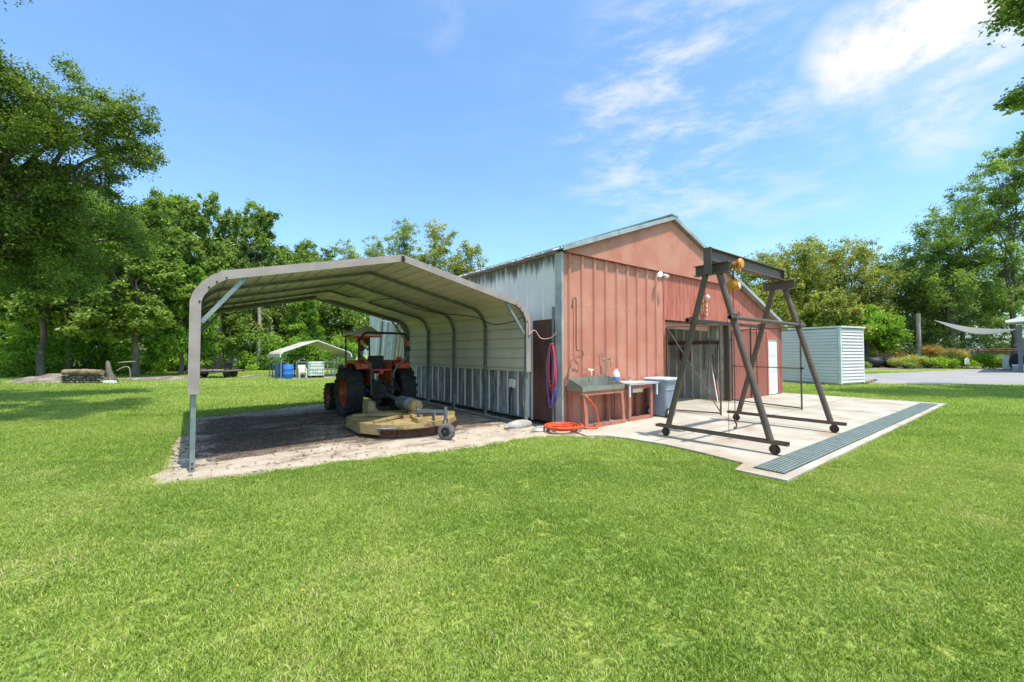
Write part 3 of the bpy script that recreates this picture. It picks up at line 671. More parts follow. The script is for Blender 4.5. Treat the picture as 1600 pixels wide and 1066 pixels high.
# things on and by the inner wall of the bay
tag(MB().lathe([(0,-.32),(.16,-.28),(.21,-.1),(.19,.12),(.10,.26),(.03,.34),(0,.36)],(0,0,0),'z',14).build('hanging_bag',mat('maroon',(.16,.03,.035),(.09,.02,.02),8,rough=.8),smooth=50),'dark red bag hanging on the pale inner metal wall of the bay','bag')
o = bpy.data.objects['hanging_bag']; o.location = (13.86,7.9,1.55); o.scale = (.5,1,1)
rr = random.Random(2)
for i, (y, lean, m_, cl, zt) in enumerate(((6.78,.05,'dark','black',2.0),(6.86,.16,'steel_brown','dark brown',1.75),(6.95,.28,'dark','charcoal',1.55),(7.05,.10,'slate','slate blue',2.1),(6.9,.38,'red_wood','dull red',1.1),(7.0,.42,'white','white',1.25))):
    tag(MB().tube([(13.7-.05*i,y-lean,.04),(13.9,y,zt)],.018,6).build('pole',m_), cl+' long pole leaning in the corner of the open bay', 'pole', 'poles leaning in the bay corner')
tag(MB().span(13.90,13.95,6.7,9.6,1.9,2.02).build('wall_shelf','rust'),'rusty narrow rail fixed along the inner metal wall of the bay','shelf')
tag(MB().tube([(13.9,7.25,1.95),(13.86,7.22,1.6),(13.87,7.24,1.05)],.02,6).build('wall_strap','dark'),'dark strap hanging from the rail on the inner bay wall','strap')
# chain mesh gates
def gate(p0, p1, h, label, diag, mid, midv):
    p0 = Vector(p0); p1 = Vector(p1); d = p1-p0; L = d.length
    t = thing('mesh_gate', label, 'gate', (p0.x,p0.y,.034), math.atan2(d.y,d.x), local=True)
    fr = MB()
    fr.tube([(0,0,.05),(L,0,.05)],.019,8).tube([(0,0,h),(L,0,h)],.019,8).tube([(0,0,.05),(0,0,h)],.022,8).tube([(L,0,-.0),(L,0,h)],.022,8)
    if mid: fr.tube([(0,0,h*.5),(L,0,h*.5)],.014,8)
    if midv: fr.tube([(L*midv,0,.05),(L*midv,0,h)],.014,8)
    if diag: fr.tube([(0,-.015,h-.02),(L,-.015,.07)],.014,8)
    fr.build('frame','steel_brown',t,smooth=60)
    ms = MB(); pit = .075
    k = -h
    while k < L:
        for s_ in (1,-1):
            a = (k,.06) if s_ == 1 else (k,h); b = (k+h-.06,h) if s_ == 1 else (k+h-.06,.06)
            # clip to 0..L
            (xa,za),(xb,zb) = a,b
            if xa < 0: za += (zb-za)*(0-xa)/(xb-xa); xa = 0
            if xb > L: zb = za+(zb-za)*(L-xa)/(xb-xa); xb = L
            if xb-xa > .01: ms.tube([(xa,.002*s_,za),(xb,.002*s_,zb)],.0012,3,cap=False)
        k += pit
    ms.build('wire_mesh','steel_brown',t)
    for z in (.35,h-.3): MB().tube([(-.02,0,z-.04),(-.02,0,z+.04)],.03,8).build('hinge','rust',t)
    return t
gate((10.24,6.36),(10.62,5.12),2.28,'brown steel mesh gate with a diagonal brace swung open left of the bay',True,False,None)
g2 = gate((14.0,6.36),(13.35,4.22),2.30,'brown steel mesh gate with a middle rail swung open right of the bay',False,True,.40)
MB().box((2.27,0,1.15),(.06,.05,.05)).build('latch','dark',g2)
#==SECTION GANTRY
gy = 3.57
t = thing('gantry_crane', 'dark brown steel A frame gantry on castor wheels standing on the slab', 'gantry crane', (8.6,gy,.034))
def ibeam(mb, p, q, w_, h, tf=.014, tw=.012):
    p = Vector(p); q = Vector(q); z = Vector((0,0,h/2-tf/2))
    mb.bar(p+z,q+z,w_,tf); mb.bar(p-z,q-z,w_,tf); mb.bar(p,q,tw,h-2*tf-.001); return mb
ibeam(MB(), (7.02,gy,3.30),(10.22,gy,3.30),.13,.22).build('top_beam','steel_brown',t)
MB().span(7.005,7.02,gy-.07,gy+.07,2.96,3.42).span(10.22,10.235,gy-.06,gy+.06,3.14,3.42).build('end_plate','steel_brown',t)
for X in (7.17, 10.07):
    ibeam(MB(), (X,gy-.30,3.06),(X,gy+.30,3.06),.14,.18).build('cap_beam','steel_brown',t)
    for s_ in (1,-1):
        MB().tube([(X,gy+s_*.12,2.97),(X,gy+s_*.88,.22)],.052,16).build('leg','steel_brown',t,smooth=60)
    ch = MB(); ch.span(X-.05,X+.05,gy-1.12,gy+1.12,.195,.205); ch.span(X-.05,X-.042,gy-1.12,gy+1.12,.205,.25); ch.span(X+.042,X+.05,gy-1.12,gy+1.12,.205,.25)
    ch.build('base_channel','steel_brown',t)
    for y in (gy+.93, gy-.93):
        cs = MB().lathe([(.045,.195),(.045,.175),(.02,.17),(.02,.165)],(X,y,0),'z',12).span(X-.032,X-.026,y-.03,y+.03,.08,.18).span(X+.026,X+.032,y-.03,y+.03,.08,.18).span(X-.03,X+.03,y-.03,y+.03,.165,.172).build('castor','rust',t)
        MB().lathe([(0,-.025),(.03,-.025),(.035,-.02),(.07,-.022),(.078,-.014),(.078,.014),(.07,.022),(.035,.02),(.03,.025),(0,.025)],(X,y,.034+.078),'x',24).build('wheel','blackmetal',cs,smooth=40)
for y, x0, x1 in ((gy-.37,6.98,10.35),(gy+.37,6.98,10.35)):
    z = 2.19
    MB().tube([(x0,y,z),(x1,y,z)],.036,14,cap=False).build('cross_pipe','steel_brown',t,smooth=60)
    for X in (7.17,10.07):
        MB().box((X+.14,y-.0,z+.05),(.10,.012,.10),Matrix.Rotation(.5,3,'Y')).box((X-.02,y,z+.01),(.05,.1,.1)).tube([(X-.09,y,z),(X-.03,y,z)],.048,14).build('clamp','steel_brown',t)
# chain hoist hanging on the beam
t = thing('chain_hoist', 'orange yellow chain hoist and trolley hanging from the gantry beam', 'hoist', (7.93,gy,2.85))
hx = 7.95
mb = MB()
for s_ in (-1,1):
    mb.lathe([(.0,-.012),(.05,-.012),(.05,.012),(0,.012)],(hx-.06,gy+s_*.045,3.235),'y',14).lathe([(.0,-.012),(.05,-.012),(.05,.012),(0,.012)],(hx+.06,gy+s_*.045,3.235),'y',14)
    mb.box((hx,gy+s_*.085,3.20),(.22,.014,.17))
mb.tube([(hx,gy-.12,3.13),(hx,gy+.12,3.13)],.014,8)
mb.lathe([(.0,-.04),(.075,-.035),(.095,-.01),(.095,.01),(.075,.035),(0,.04)],(hx-.02,gy-.14,3.24),'y',18)
mb.build('trolley','hoist',t,smooth=35)
MB().tube(smoothpath([(hx,gy,3.13),(hx+.03,gy,3.08),(hx,gy,3.03),(hx-.03,gy,3.07),(hx,gy,3.12)],4),.010,6).tube(arc((hx,gy,3.0),.025,0,2*PI,10),.009,6).build('hook','blackmetal',t,smooth=60)
mb = MB().lathe([(0,-.10),(.06,-.10),(.085,-.085),(.085,-.03),(.105,-.025),(.105,.03),(.085,.035),(.085,.085),(.05,.10),(0,.10)],(hx-.02,gy,2.86),'x',22)
mb.lathe([(0,-.02),(.055,-.015),(.055,.015),(0,.02)],(hx+.05,gy-.08,2.83),'y',16)
mb.build('hoist_body','hoist',t,smooth=35)
MB().lathe([(0,-.006),(.045,-.005),(.045,.005),(0,.006)],(hx-.0,gy-.108,2.85),'y',18).build('badge','white',t)
def chain(x, y, z0, z1, pitch=.026, r=.0035, rw=.008, name='chain', m='rust', par=None):
    mb = MB(); z = z0; i = 0
    while z > z1:
        L = pitch*.75; P = [(math.cos(a)*rw, math.sin(a)*L) for a in [k*PI/3 for k in range(6)]]
        pts = [(x+p[0],y,z+p[1]) if i % 2 else (x,y+p[0],z+p[1]) for p in P]
        mb.tube(pts, r, 4, closed=True); z -= pitch; i += 1
    return mb.build(name, m, par)
chain(hx-.10,gy-.04,2.78,.42,par=t,name='load_chain')
chain(hx-.13,gy+.06,2.78,.06,pitch=.02,r=.0024,rw=.006,par=t,name='hand_chain',m='rust')
chain(hx-.04,gy+.06,2.78,2.2,pitch=.02,r=.0024,rw=.006,par=t,name='hand_chain',m='rust')
MB().tube(smoothpath([(hx-.10,gy-.04,.40),(hx-.10,gy-.04,.36),(hx-.05,gy-.04,.31),(hx-.06,gy-.04,.25),(hx-.11,gy-.04,.24),(hx-.15,gy-.04,.28)],5),[.014]*20+[.018]*3+[.006]*3,8).build('load_hook','rust',t,smooth=60)
#==SECTION TRACTOR
TX = 3.92
t = thing('tractor', 'orange tractor with black tyres and roll bar parked under the carport', 'tractor', (TX,11.2,.01))
def tyre(c, R, wd, rimr, nl, name, side):
    h = wd/2
    wh = MB().lathe([(rimr,-h*.72),(R*.80,-h),(R*.93,-h*.96),(R*.965,-h*.7),(R*.965,h*.7),(R*.93,h*.96),(R*.80,h),(rimr,h*.72)],c,'x',40,close=False).build('wheel','rubber',t,smooth=40)
    lg = MB()
    for k in range(nl):
        for s_ in (1,-1):
            a = 2*PI*(k+(.5 if s_ > 0 else 0))/nl
            for (f0,f1,da) in ((.0,.5,.0),(.5,1.0,.10)):
                R_ = Matrix.Rotation(a+da+.05,3,'X')
                q = R_ @ Vector((s_*h*(f0+f1)/2*.98, 0, R*.975)); lg.box(Vector(c)+q, (h*.54, R*.085, R*.07), R_ @ Matrix.Rotation(-s_*.5,3,'Z'))
            R_ = Matrix.Rotation(a+.19,3,'X'); lg.box(Vector(c)+R_ @ Vector((s_*h*.99,0,R*.90)), (.03,R*.09,R*.16), R_)
    lg.build('tread','rubber',wh)
    s2 = side
    MB().lathe([(0,s2*h*.25),(rimr*.35,s2*h*.25),(rimr*.42,s2*h*.15),(rimr*.9,s2*h*.1),(rimr*.95,s2*h*.55),(rimr*1.04,s2*h*.74),(rimr*1.04,-s2*h*.74),(rimr*.95,-s2*h*.6),(rimr*.9,0)],c,'x',32,close=False).build('rim','orange',wh,smooth=35)
    MB().lathe([(.0,s2*h*.45),(.06,s2*h*.43),(.07,s2*h*.2)],c,'x',12,close=False).build('hub','orange',wh)
tyre((3.22,10.98,.62),.62,.40,.36,19,'rear',-1); tyre((4.62,10.98,.62),.62,.40,.36,19,'rear',1)
tyre((3.18,12.45,.38),.38,.26,.22,16,'front',-1); tyre((4.66,12.45,.38),.38,.26,.22,16,'front',1)
MB().span(TX-.22,TX+.22,10.7,11.6,.42,.88).span(TX-.15,TX+.15,11.6,13.0,.42,.72).lathe([(.0,-.62),(.15,-.6),(.12,-.3),(.16,0),(.12,.3),(.15,.6),(0,.62)],(TX,10.98,.62),'x',16).span(TX-.62,TX+.62,12.4,12.5,.33,.43).build('chassis','blackmetal',t,bevel=.02)
tap_ = MB(); tap_.prism([(11.75,.78),(11.75,1.30),(12.0,1.36),(13.1,1.28),(13.2,1.15),(13.2,.70),(11.75,.70)],-.24,.24,Matrix(((0,0,1,TX),(1,0,0,0),(0,1,0,0),(0,0,0,1)))); tap_.build('bonnet','orange',t,bevel=.03)
for s_ in (-1,1):
    P = [(10.42,1.20),(10.42,1.34),(10.62,1.42),(11.25,1.42),(11.6,1.18),(11.75,.72),(11.68,.72),(11.5,1.12),(11.2,1.34),(10.65,1.34)]
    m4 = Matrix(((0,0,1,TX+s_*.50),(1,0,0,0),(0,1,0,0),(0,0,0,1)))
    MB().prism(P,-.19,.19,m4).span(TX+s_*.28-.012,TX+s_*.28+.012,10.6,11.5,.75,1.38).build('fender','orange',t,bevel=.015)
    MB().span(TX+s_*.50-.09,TX+s_*.50+.09,10.39,10.419,1.23,1.33).build('tail_light','redpaint',t)
    MB().box((TX+s_*.48,10.62,1.46),(.13,.10,.08)).build('armrest','redpaint',t,bevel=.02)
MB().span(TX-.30,TX+.30,10.60,10.66,1.15,1.19).span(TX-.05,TX+.05,10.58,10.62,1.07,1.15).build('rear_bar','redpaint',t)
st = MB().box((TX-.10,10.95,1.12),(.46,.42,.10)).build('seat','dark',t,bevel=.03)
MB().box((TX-.10,10.76,1.34),(.42,.09,.40),Matrix.Rotation(.12,3,'X')).build('backrest','dark',st,bevel=.04)
MB().tube(arc((TX,11.5,1.42),.19,0,2*PI,20,'xy'),.014,6).tube([(TX,11.5,1.42),(TX,11.75,1.2)],.02,6).build('steering_wheel','dark',t,smooth=60)
MB().span(TX-.2,TX+.2,11.6,11.8,1.05,1.38).build('dashboard','blackmetal',t,bevel=.03)
# folded roll bar
mb = MB()
for s_ in (-1,1):
    P = smoothpath([(TX+s_*.28,10.55,.55),(TX+s_*.28,10.5,1.0),(TX+s_*.33,10.45,1.22),(TX+s_*.52,10.38,1.44),(TX+s_*.60,10.34,1.58),(TX+s_*.60,10.32,1.70)],4)
    mb.tube(P,.034,8)
mb.build('roll_bar_lower','slate',t,smooth=60)
P = [(TX-.60,10.32,1.72),(TX-.60,10.32,1.95)]+[(TX-.60+.16*(1-math.cos(a)),10.32,1.97+.14*math.sin(a)) for a in (0,.4,.8,1.2,PI/2)]+[(TX+.60-.16*(1-math.cos(a)),10.32,1.97+.14*math.sin(a)) for a in (PI/2,1.2,.8,.4,0)]+[(TX+.60,10.32,1.72)]
MB().tube(P,.030,8).build('roll_bar','dark',t,smooth=60)
for s_ in (-1,1):
    MB().box((TX+s_*.60,10.32,1.71),(.10,.09,.12)).tube([(TX+s_*.60-.07,10.32,1.71),(TX+s_*.60+.07,10.32,1.71)],.02,8).build('roll_bar_joint','dark',t)
    MB().span(TX+s_*.60-.035,TX+s_*.60+.035,10.285,10.355,1.80,1.92).build('reflector','redpaint',t)
# canopy on blue posts
cv = []; nx, ny = 8, 8
for i in range(nx+1):
    for j in range(ny+1):
        u, v = i/nx*2-1, j/ny*2-1; cv.append((3.80+u*.40, 11.75+v*.48, 2.17+.06*u+.09*v+.06*u*v+.03*(1-u**4)*(1-v**4)))
mb = MB().add(cv, [(i*(ny+1)+j,(i+1)*(ny+1)+j,(i+1)*(ny+1)+j+1,i*(ny+1)+j+1) for i in range(nx) for j in range(ny)])
cn = mb.build('canopy','cream',t,smooth=60,solid=.02)
for q_ in (11.30,12.20): MB().bar((3.42,q_,2.035+(q_-11.3)*.03),(4.18,q_,2.06+(q_-11.3)*.22),.03,.05).build('canopy_frame','redpaint',cn)
for q_ in (3.46,4.12): MB().tube([(q_,12.1,1.15),(q_,12.14,2.06+.25*(q_-3.42))],.024,8).build('canopy_post','bluepaint',t,smooth=60)
MB().span(TX-.04,TX+.06,12.3,12.4,1.3,2.1).build('exhaust','rust',t)
# three point linkage
mb = MB()
for s_ in (-1,1): mb.tube([(TX+s_*.25,10.6,.45),(TX+s_*.40,9.75,.42)],.03,8).tube([(TX+s_*.26,10.5,.95),(TX+s_*.38,10.0,.45)],.022,8)
mb.tube([(TX,10.55,.85),(TX,9.7,.75)],.028,8).tube([(TX-.05,10.5,.9),(TX-.28,10.3,.35)],.02,8)
mb.build('linkage','blackmetal',t,smooth=60)
# rotary mower
t = thing('rotary_mower', 'tan yellow rotary mower with rear chain guard hitched behind the tractor', 'mower', (3.55,8.4,.01)); t.scale = (1,1,.92)
D = [(2.62,9.05),(2.58,8.05),(2.80,7.60),(3.15,7.36),(3.62,7.28),(4.10,7.38),(4.42,7.66),(4.60,8.15),(4.60,9.05),(4.25,9.35),(2.95,9.35)]
MB().prism(D,.285,.30).build('deck_top','tan',t)
mb = MB()
cen = Vector((3.6,8.3))
def ringwall(D, i0, i1, z0, z1, th=.012, push=0):
    mb = MB()
    for i in range(i0, i1):
        a = Vector(D[i % len(D)]); b = Vector(D[(i+1) % len(D)])
        a = a+(a-cen).normalized()*push; b = b+(b-cen).normalized()*push
        n = (b-a).normalized(); n = Vector((n.y,-n.x))*th
        mb.add([(a.x,a.y,z0),(b.x,b.y,z0),(b.x,b.y,z1),(a.x,a.y,z1),(a.x+n.x,a.y+n.y,z0),(b.x+n.x,b.y+n.y,z0),(b.x+n.x,b.y+n.y,z1),(a.x+n.x,a.y+n.y,z1)],[(0,1,2,3),(5,4,7,6),(0,4,5,1),(3,2,6,7),(0,3,7,4),(1,5,6,2)])
    return mb
w_ = ringwall(D,7,10,.07,.285); w_2 = ringwall(D,10,12,.07,.285); w_.add(w_2.v,w_2.f); w_3 = ringwall(D,1,2,.09,.285); w_.add(w_3.v,w_3.f); w_.build('skirt','tan',t)
ringwall(D,2,7,.205,.285,push=.004).build('rear_band','tan',t)
ringwall(D,2,7,.196,.2045,push=.02).build('chain_rail','rust',t)
MB().tube([(2.78,7.58,.25),(2.70,7.52,.245),(3.0,7.32,.245),(3.06,7.38,.25)],.018,8).build('bumper','slate',t,smooth=60)
mb = MB()
for i in range(2,7):
    a = Vector(D[i]); b = Vector(D[i+1]); n = int((b-a).length/.03)
    for j in range(n):
        q = a+(b-a)*(j+.5)/n; q = q+(q-cen).normalized()*.03
        for k in range(8): mb.box((q.x,q.y,.188-k*.0165),(.018,.006,.013) if k % 2 else (.008,.014,.013))
mb.build('chain_guard','rust',t)
mb = MB()
for a, b in (((2.7,8.9),(3.5,8.3)),((2.75,7.8),(3.4,8.1)),((4.5,9.0),(3.8,8.4)),((3.1,9.3),(3.45,8.5)),((4.1,9.3),(3.8,8.5)),((3.55,7.4),(3.6,8.1))):
    mb.bar((*a,.33),(*b,.36),.07,.06)
mb.span(3.42,3.84,8.0,8.5,.30,.37)
mb.span(3.42,3.62,7.34,7.62,.30,.40); mb.span(4.28,4.52,7.85,8.25,.30,.385)
mb.build('deck_brace','tan',t,bevel=.006)
MB().span(3.05,3.20,9.0,9.35,.30,.60).bar((3.12,9.1,.58),(3.3,9.0,.32),.12,.02).build('hitch_plate','tan',t)
MB().bar((3.10,9.3,.5),(TX-.4,9.75,.42),.04,.05).build('hitch_arm','blackmetal',t)
MB().bar((4.15,9.1,.32),(4.18,9.42,.52),.04,.06).bar((4.18,9.38,.5),(TX+.4,9.75,.42),.04,.05).build('hitch_arm','blackmetal',t)
gb = MB().lathe([(0,-.13),(.10,-.13),(.135,-.10),(.14,.0),(.14,.10),(0,.10)],(3.72,8.12,.56),'y',8,Matrix.Rotation(0,3,'Z')).span(3.63,3.81,8.05,8.25,.36,.44).lathe([(0,-.03),(.045,-.03),(.045,0)],(3.72,7.985,.56),'y',6).build('gearbox','tan',t,bevel=.012)
MB().lathe([(0,-.30),(.12,-.28),(.155,-.24),(.155,.24),(.12,.28),(0,.28)],(3.70,8.52,.57),'y',22).tube([(3.72,8.8,.58),(TX,10.5,.65)],.05,10).build('driveline_cover','slate',t,smooth=40)
MB().box((2.98,7.95,.325),(.09,.07,.03)).build('red_latch','redpaint',t,bevel=.008)
# tail wheel
mb = MB()
mb.bar((3.52,7.42,.30),(3.50,7.55,.56),.10,.02,(1,0,0)).bar((3.80,7.42,.30),(3.84,7.52,.50),.12,.02,(1,0,0)).bar((3.48,7.50,.53),(3.87,7.05,.53),.05,.06)
mb.tube([(3.86,7.06,.62),(3.86,7.06,.36)],.035,10)
mb.build('tail_arm','slate',t,smooth=40)
for s_ in (-.055,.055):
    pass
fk = MB(); wc = Vector((3.76,6.84,.165)); R_ = Matrix.Rotation(.55,3,'Z')
for s_ in (-.065,.065):
    q = R_ @ Vector((s_,0,0)); P = smoothpath([Vector((3.86,7.06,.37))+q,Vector((3.85,7.05,.32))+q*1.1,Vector((3.80,6.95,.24))+q,wc+q],4); fk.tube(P,.018,6)
fk.build('fork','blackmetal',t,smooth=60)
tw = MB().lathe([(.09,-.045),(.14,-.05),(.16,-.035),(.165,0),(.16,.035),(.14,.05),(.09,.045)],wc,'x',28,R_,close=False).build('tail_wheel','tyregrey',t,smooth=50)
MB().lathe([(0,-.05),(.03,-.05),(.035,-.02),(.085,-.02),(.095,-.046),(.095,.046),(.085,.02),(.035,.02),(.03,.05),(0,.05)],wc,'x',20,R_).build('rim','blackmetal',tw,smooth=30)
mb = MB()
for k in range(26):
    R2 = R_ @ Matrix.Rotation(2*PI*k/26,3,'X'); mb.box(wc+R2 @ Vector((0,0,.165)),(.07,.022,.008),R2)
mb.build('tread','tyregrey',tw)
#==SECTION YARD
# pale stones by the carport post
def rock(name, loc, s, seed, m, label, cat, group=None, parent=None):
    r = random.Random(seed); mb = MB(); n, k = 14, 8; vs = []
    ph = [r.uniform(0,6) for _ in range(6)]
    for i in range(k+1):
        th = PI*i/k
        for j in range(n):
            a = 2*PI*j/n; q = 1+.16*math.sin(2*a+ph[0])*math.sin(th)+.10*math.sin(3*a+ph[1])+.08*math.sin(5*a+ph[2]+th*3)
            vs.append((loc[0]+s[0]*q*math.sin(th)*math.cos(a), loc[1]+s[1]*q*math.sin(th)*math.sin(a), loc[2]+s[2]*math.cos(th)*(1+.1*math.sin(3*a+ph[3]))))
    o = MB().add(vs,[(i*n+j,i*n+(j+1)%n,(i+1)*n+(j+1)%n,(i+1)*n+j) for i in range(k) for j in range(n)]).build(name,m,parent,smooth=40)
    if label: tag(o,label,cat,group)
    return o
rock('boulder',(5.62,7.02,.05),(.34,.13,.11),1,'rock','pale rounded boulder at the foot of the right carport post','rock')
rock('flat_stone',(5.83,6.50,.02),(.30,.17,.065),2,'rock','flat grey stone slab between the boulder and the orange hose','rock')
for i,(x,y,s_,lb) in enumerate(((-.12,7.55,.04,'small white stone in the dirt left of the carport post'),(-.05,7.9,.05,'pinkish stone on the left edge of the carport floor'))):
    rock('stone',(x,y,.01),(s_*1.6,s_,s_*.45),10+i,'rock',lb,'stone')
# ladders and timbers leaning on the barn side behind the carport
M['pine'] = mat('pine_timber', (.60,.46,.27), (.48,.34,.18), 4, rough=.8)
def ladder(y, label, m, h, wd, x0=6.02):
    t = thing('ladder', label, 'ladder', (x0,y,0))
    for s_ in (0,1): MB().bar((x0,y+s_*wd,.0),(6.27,y+s_*wd,h),.035,.075,(1,0,0)).build('rail',m,t)
    mb = MB(); n = int(h/.3)
    for i in range(1,n+1):
        f = i*.3/h
        if f < .98: mb.tube([(x0+(6.27-x0)*f,y,h*f),(x0+(6.27-x0)*f,y+wd,h*f)],.016,6)
    mb.build('rungs',m,t)
ladder(15.55,'aluminium ladder leaning on the barn wall behind the carport','white',2.75,.42)
ladder(14.95,'wooden ladder with orange rungs leaning beside the aluminium one','pine',2.7,.35)
for i,(y,h,m_,lb) in enumerate(((17.2,3.0,'white','white long board leaning farthest along the barn wall'),(16.8,3.15,'wood_grey','grey long board standing in for the shaded gap between pale ones on the barn wall'),(16.45,2.95,'batten','pale plank leaning just left of the ladders'),(14.65,2.65,'pine','tan timber leaning right of the wooden ladder'))):
    tag(MB().bar((6.0,y,0),(6.27,y,h),.16 if i%2==0 else .1,.04,(1,0,0)).build('leaning_board',m_),lb,'board','boards leaning on the barn side')  # the grey board is added as the dark shaded gap between pale planks
tag(MB().bar((6.26,14.9,2.70),(5.7,15.7,2.86),.5,.02).build('metal_scrap','roof_edge'),'loose metal sheet resting across the ladder tops on the barn wall','metal sheet')
# second, far carport
fc = thing('small_carport', 'small open cream roofed carport standing far back on the lawn', 'carport', (6.5,31,0))
FP = [(4.35,1.35),(4.37,1.55),(4.50,1.68),(6.45,2.42),(8.42,1.68),(8.56,1.55),(8.58,1.35)]
sheet_along_y(FP, 28.8, 33.6).build('roof_panel','panel',fc,solid=.03)
mb = MB()
for a, b in zip(FP, FP[1:]): mb.bar((a[0],28.78,a[1]),(b[0],28.78,b[1]),.05,.12,(0,1,0))
mb.build('edge_trim','shed_white',fc)
for i,y in enumerate((28.9,30.0,31.1,32.2,33.4)):
    for x in (4.42,8.51): MB().bar((x,y,0),(x,y,1.5),.06,.06).build('post','galv',fc)
for x0,x1 in ((4.44,4.85),(8.49,8.1)): MB().bar((x0,28.9,1.15),(x1,28.9,1.72),.05,.04,(0,1,0)).build('brace','galv',fc)
MB().span(4.3,8.7,28.7,33.7,.001,.03).build('floor_slab','concrete',fc)
def barrel(x,y,label):
    tag(MB().lathe([(.27,.03),(.29,.06),(.29,.30),(.30,.32),(.29,.34),(.29,.60),(.30,.62),(.29,.64),(.29,.86),(.26,.90),(0,.89)],(x,y,0),'z',20).build('barrel','barrel',smooth=40),label,'barrel')
barrel(4.82,28.95,'bright blue plastic barrel at the front corner of the small carport')
barrel(4.75,31.6,'second blue barrel standing behind the front one inside the small carport')
t = thing('plastic_chair','white plastic garden chair standing in front of the small carport','chair',(5.62,28.9,.03))
MB().box((5.62,28.9,.42),(.46,.44,.03)).build('seat','white',t); MB().box((5.62,29.13,.66),(.44,.03,.40)).build('backrest','white',t)
for sx in (-.2,.2):
    for sy in (-.2,.2): MB().bar((5.62+sx,28.9+sy,.03),(5.62+sx,28.9+sy,.42 if sy>0 else .62),.045,.045).build('leg','white',t)
    MB().span(5.62+sx-.03,5.62+sx+.03,28.68,29.1,.61,.64).build('armrest','white',t)
t = thing('tank_cage','white caged liquid tank beside the plastic chair under the small carport','tank',(6.4,29.0,.03))
MB().span(5.98,6.82,28.75,29.6,.16,1.02).build('tank','glass',t,bevel=.06)
mb = MB()
for i in range(7): mb.span(5.95+i*.148-.012,5.95+i*.148+.012,28.71,28.73,.15,1.06)
for z in (.2,.42,.64,.86,1.05): mb.span(5.94,6.86,28.70,28.72,z-.014,z+.014)
mb.build('cage','white',t); MB().span(5.94,6.86,28.72,29.64,.03,.07).span(6.0,6.12,28.72,29.6,.07,.15).span(6.34,6.46,28.72,29.6,.07,.15).span(6.7,6.82,28.72,29.6,.07,.15).build('pallet','dark',t)
t = thing('steel_rack','dark steel rack with a flat top behind the plastic chair','rack',(5.9,31.5,.03))
MB().span(5.1,7.1,31.2,32.2,1.42,1.50).build('top','blackmetal',t)
for x in (5.13,5.75,7.07):
    for y in (31.25,32.15): MB().bar((x,y,.03),(x,y,1.42),.045,.045).build('post','blackmetal',t)
mb = MB(); mb.bar((5.1,31.22,.55),(5.75,31.22,.55),.03,.03); mb.bar((5.13,31.22,.3),(5.75,31.22,.9),.03,.03); mb.bar((5.13,31.22,.9),(5.75,31.22,.3),.03,.03); mb.build('cross_brace','blackmetal',t)
t = thing('wooden_pen','pale timber frame pen around the tank under the small carport','pen',(6.8,30.4,.03))
for x in (5.55,6.6,7.45,7.9): MB().bar((x,30.3,.03),(x,30.3,1.16 if x>5.6 else 1.1),.06,.06).build('post','wood_grey' if x==6.6 else 'batten',t)
MB().span(5.5,7.95,30.26,30.29,.98,1.05).span(6.6,7.95,30.26,30.29,.5,.57).span(6.6,7.95,30.26,30.29,.14,.2).bar((5.55,30.28,1.05),(5.95,30.28,1.3),.04,.04).bar((7.45,30.28,1.02),(6.95,30.28,1.32),.04,.04).build('rail','batten',t)
t = thing('black_bin','black wheeled bin at the right end of the small carport','bin',(8.2,29.4,.03))
MB().prism([(7.98,29.15),(8.42,29.15),(8.42,29.65),(7.98,29.65)],.03,.75).build('body','dark',t,bevel=.03); MB().span(7.95,8.45,29.1,29.7,.76,.81).build('lid','dark',t,bevel=.02)
# utility trailer
o = at(338,27.5)
t = thing('utility_trailer','dark flat utility trailer with raised ramps parked before the woods','trailer',(o.x,o.y,0),-.62,local=True)
MB().span(-1.25,1.25,-.9,.9,.42,.50).build('deck','wood_grey',t); MB().span(-1.3,1.3,-.95,-.905,.36,.46).span(-1.3,1.3,.905,.95,.36,.46).span(-.05,.05,-1.5,-.9,.30,.40).build('frame','blackmetal',t)
for x in (-.95,.95):
    for y in (-.35,.35):
        MB().lathe([(.15,-.09),(.27,-.10),(.30,-.06),(.30,.06),(.27,.10),(.15,.09)],(x,y,.30),'x',20).build('wheel','rubber',t,smooth=40)
for x0 in (-.85,.35):
    mb = MB()
    for i in range(6): mb.span(x0,x0+.45,.95,.99,.5+i*.17,.555+i*.17)
    mb.span(x0-.05,x0,.94,1.0,.5,1.42).span(x0+.45,x0+.50,.94,1.0,.5,1.42); mb.build('ramp','blackmetal',t)
mb = MB(); mb.span(-1.25,1.25,-.93,-.90,.68,.72)
for x in (-1.2,-.4,.4,1.2): mb.span(x-.02,x+.02,-.93,-.90,.5,.7)
mb.build('side_rail','blackmetal',t)
o2 = at(357,27.5)
tag(MB().lathe([(.20,.5),(.25,.95),(.27,.97),(.27,1.02),(0,1.04)],(o2.x,o2.y,0),'z',16).build('feed_drum',mat('plum',(.035,.028,.035),rough=.7),smooth=40),'dark plum drum standing on the right end of the trailer','drum')
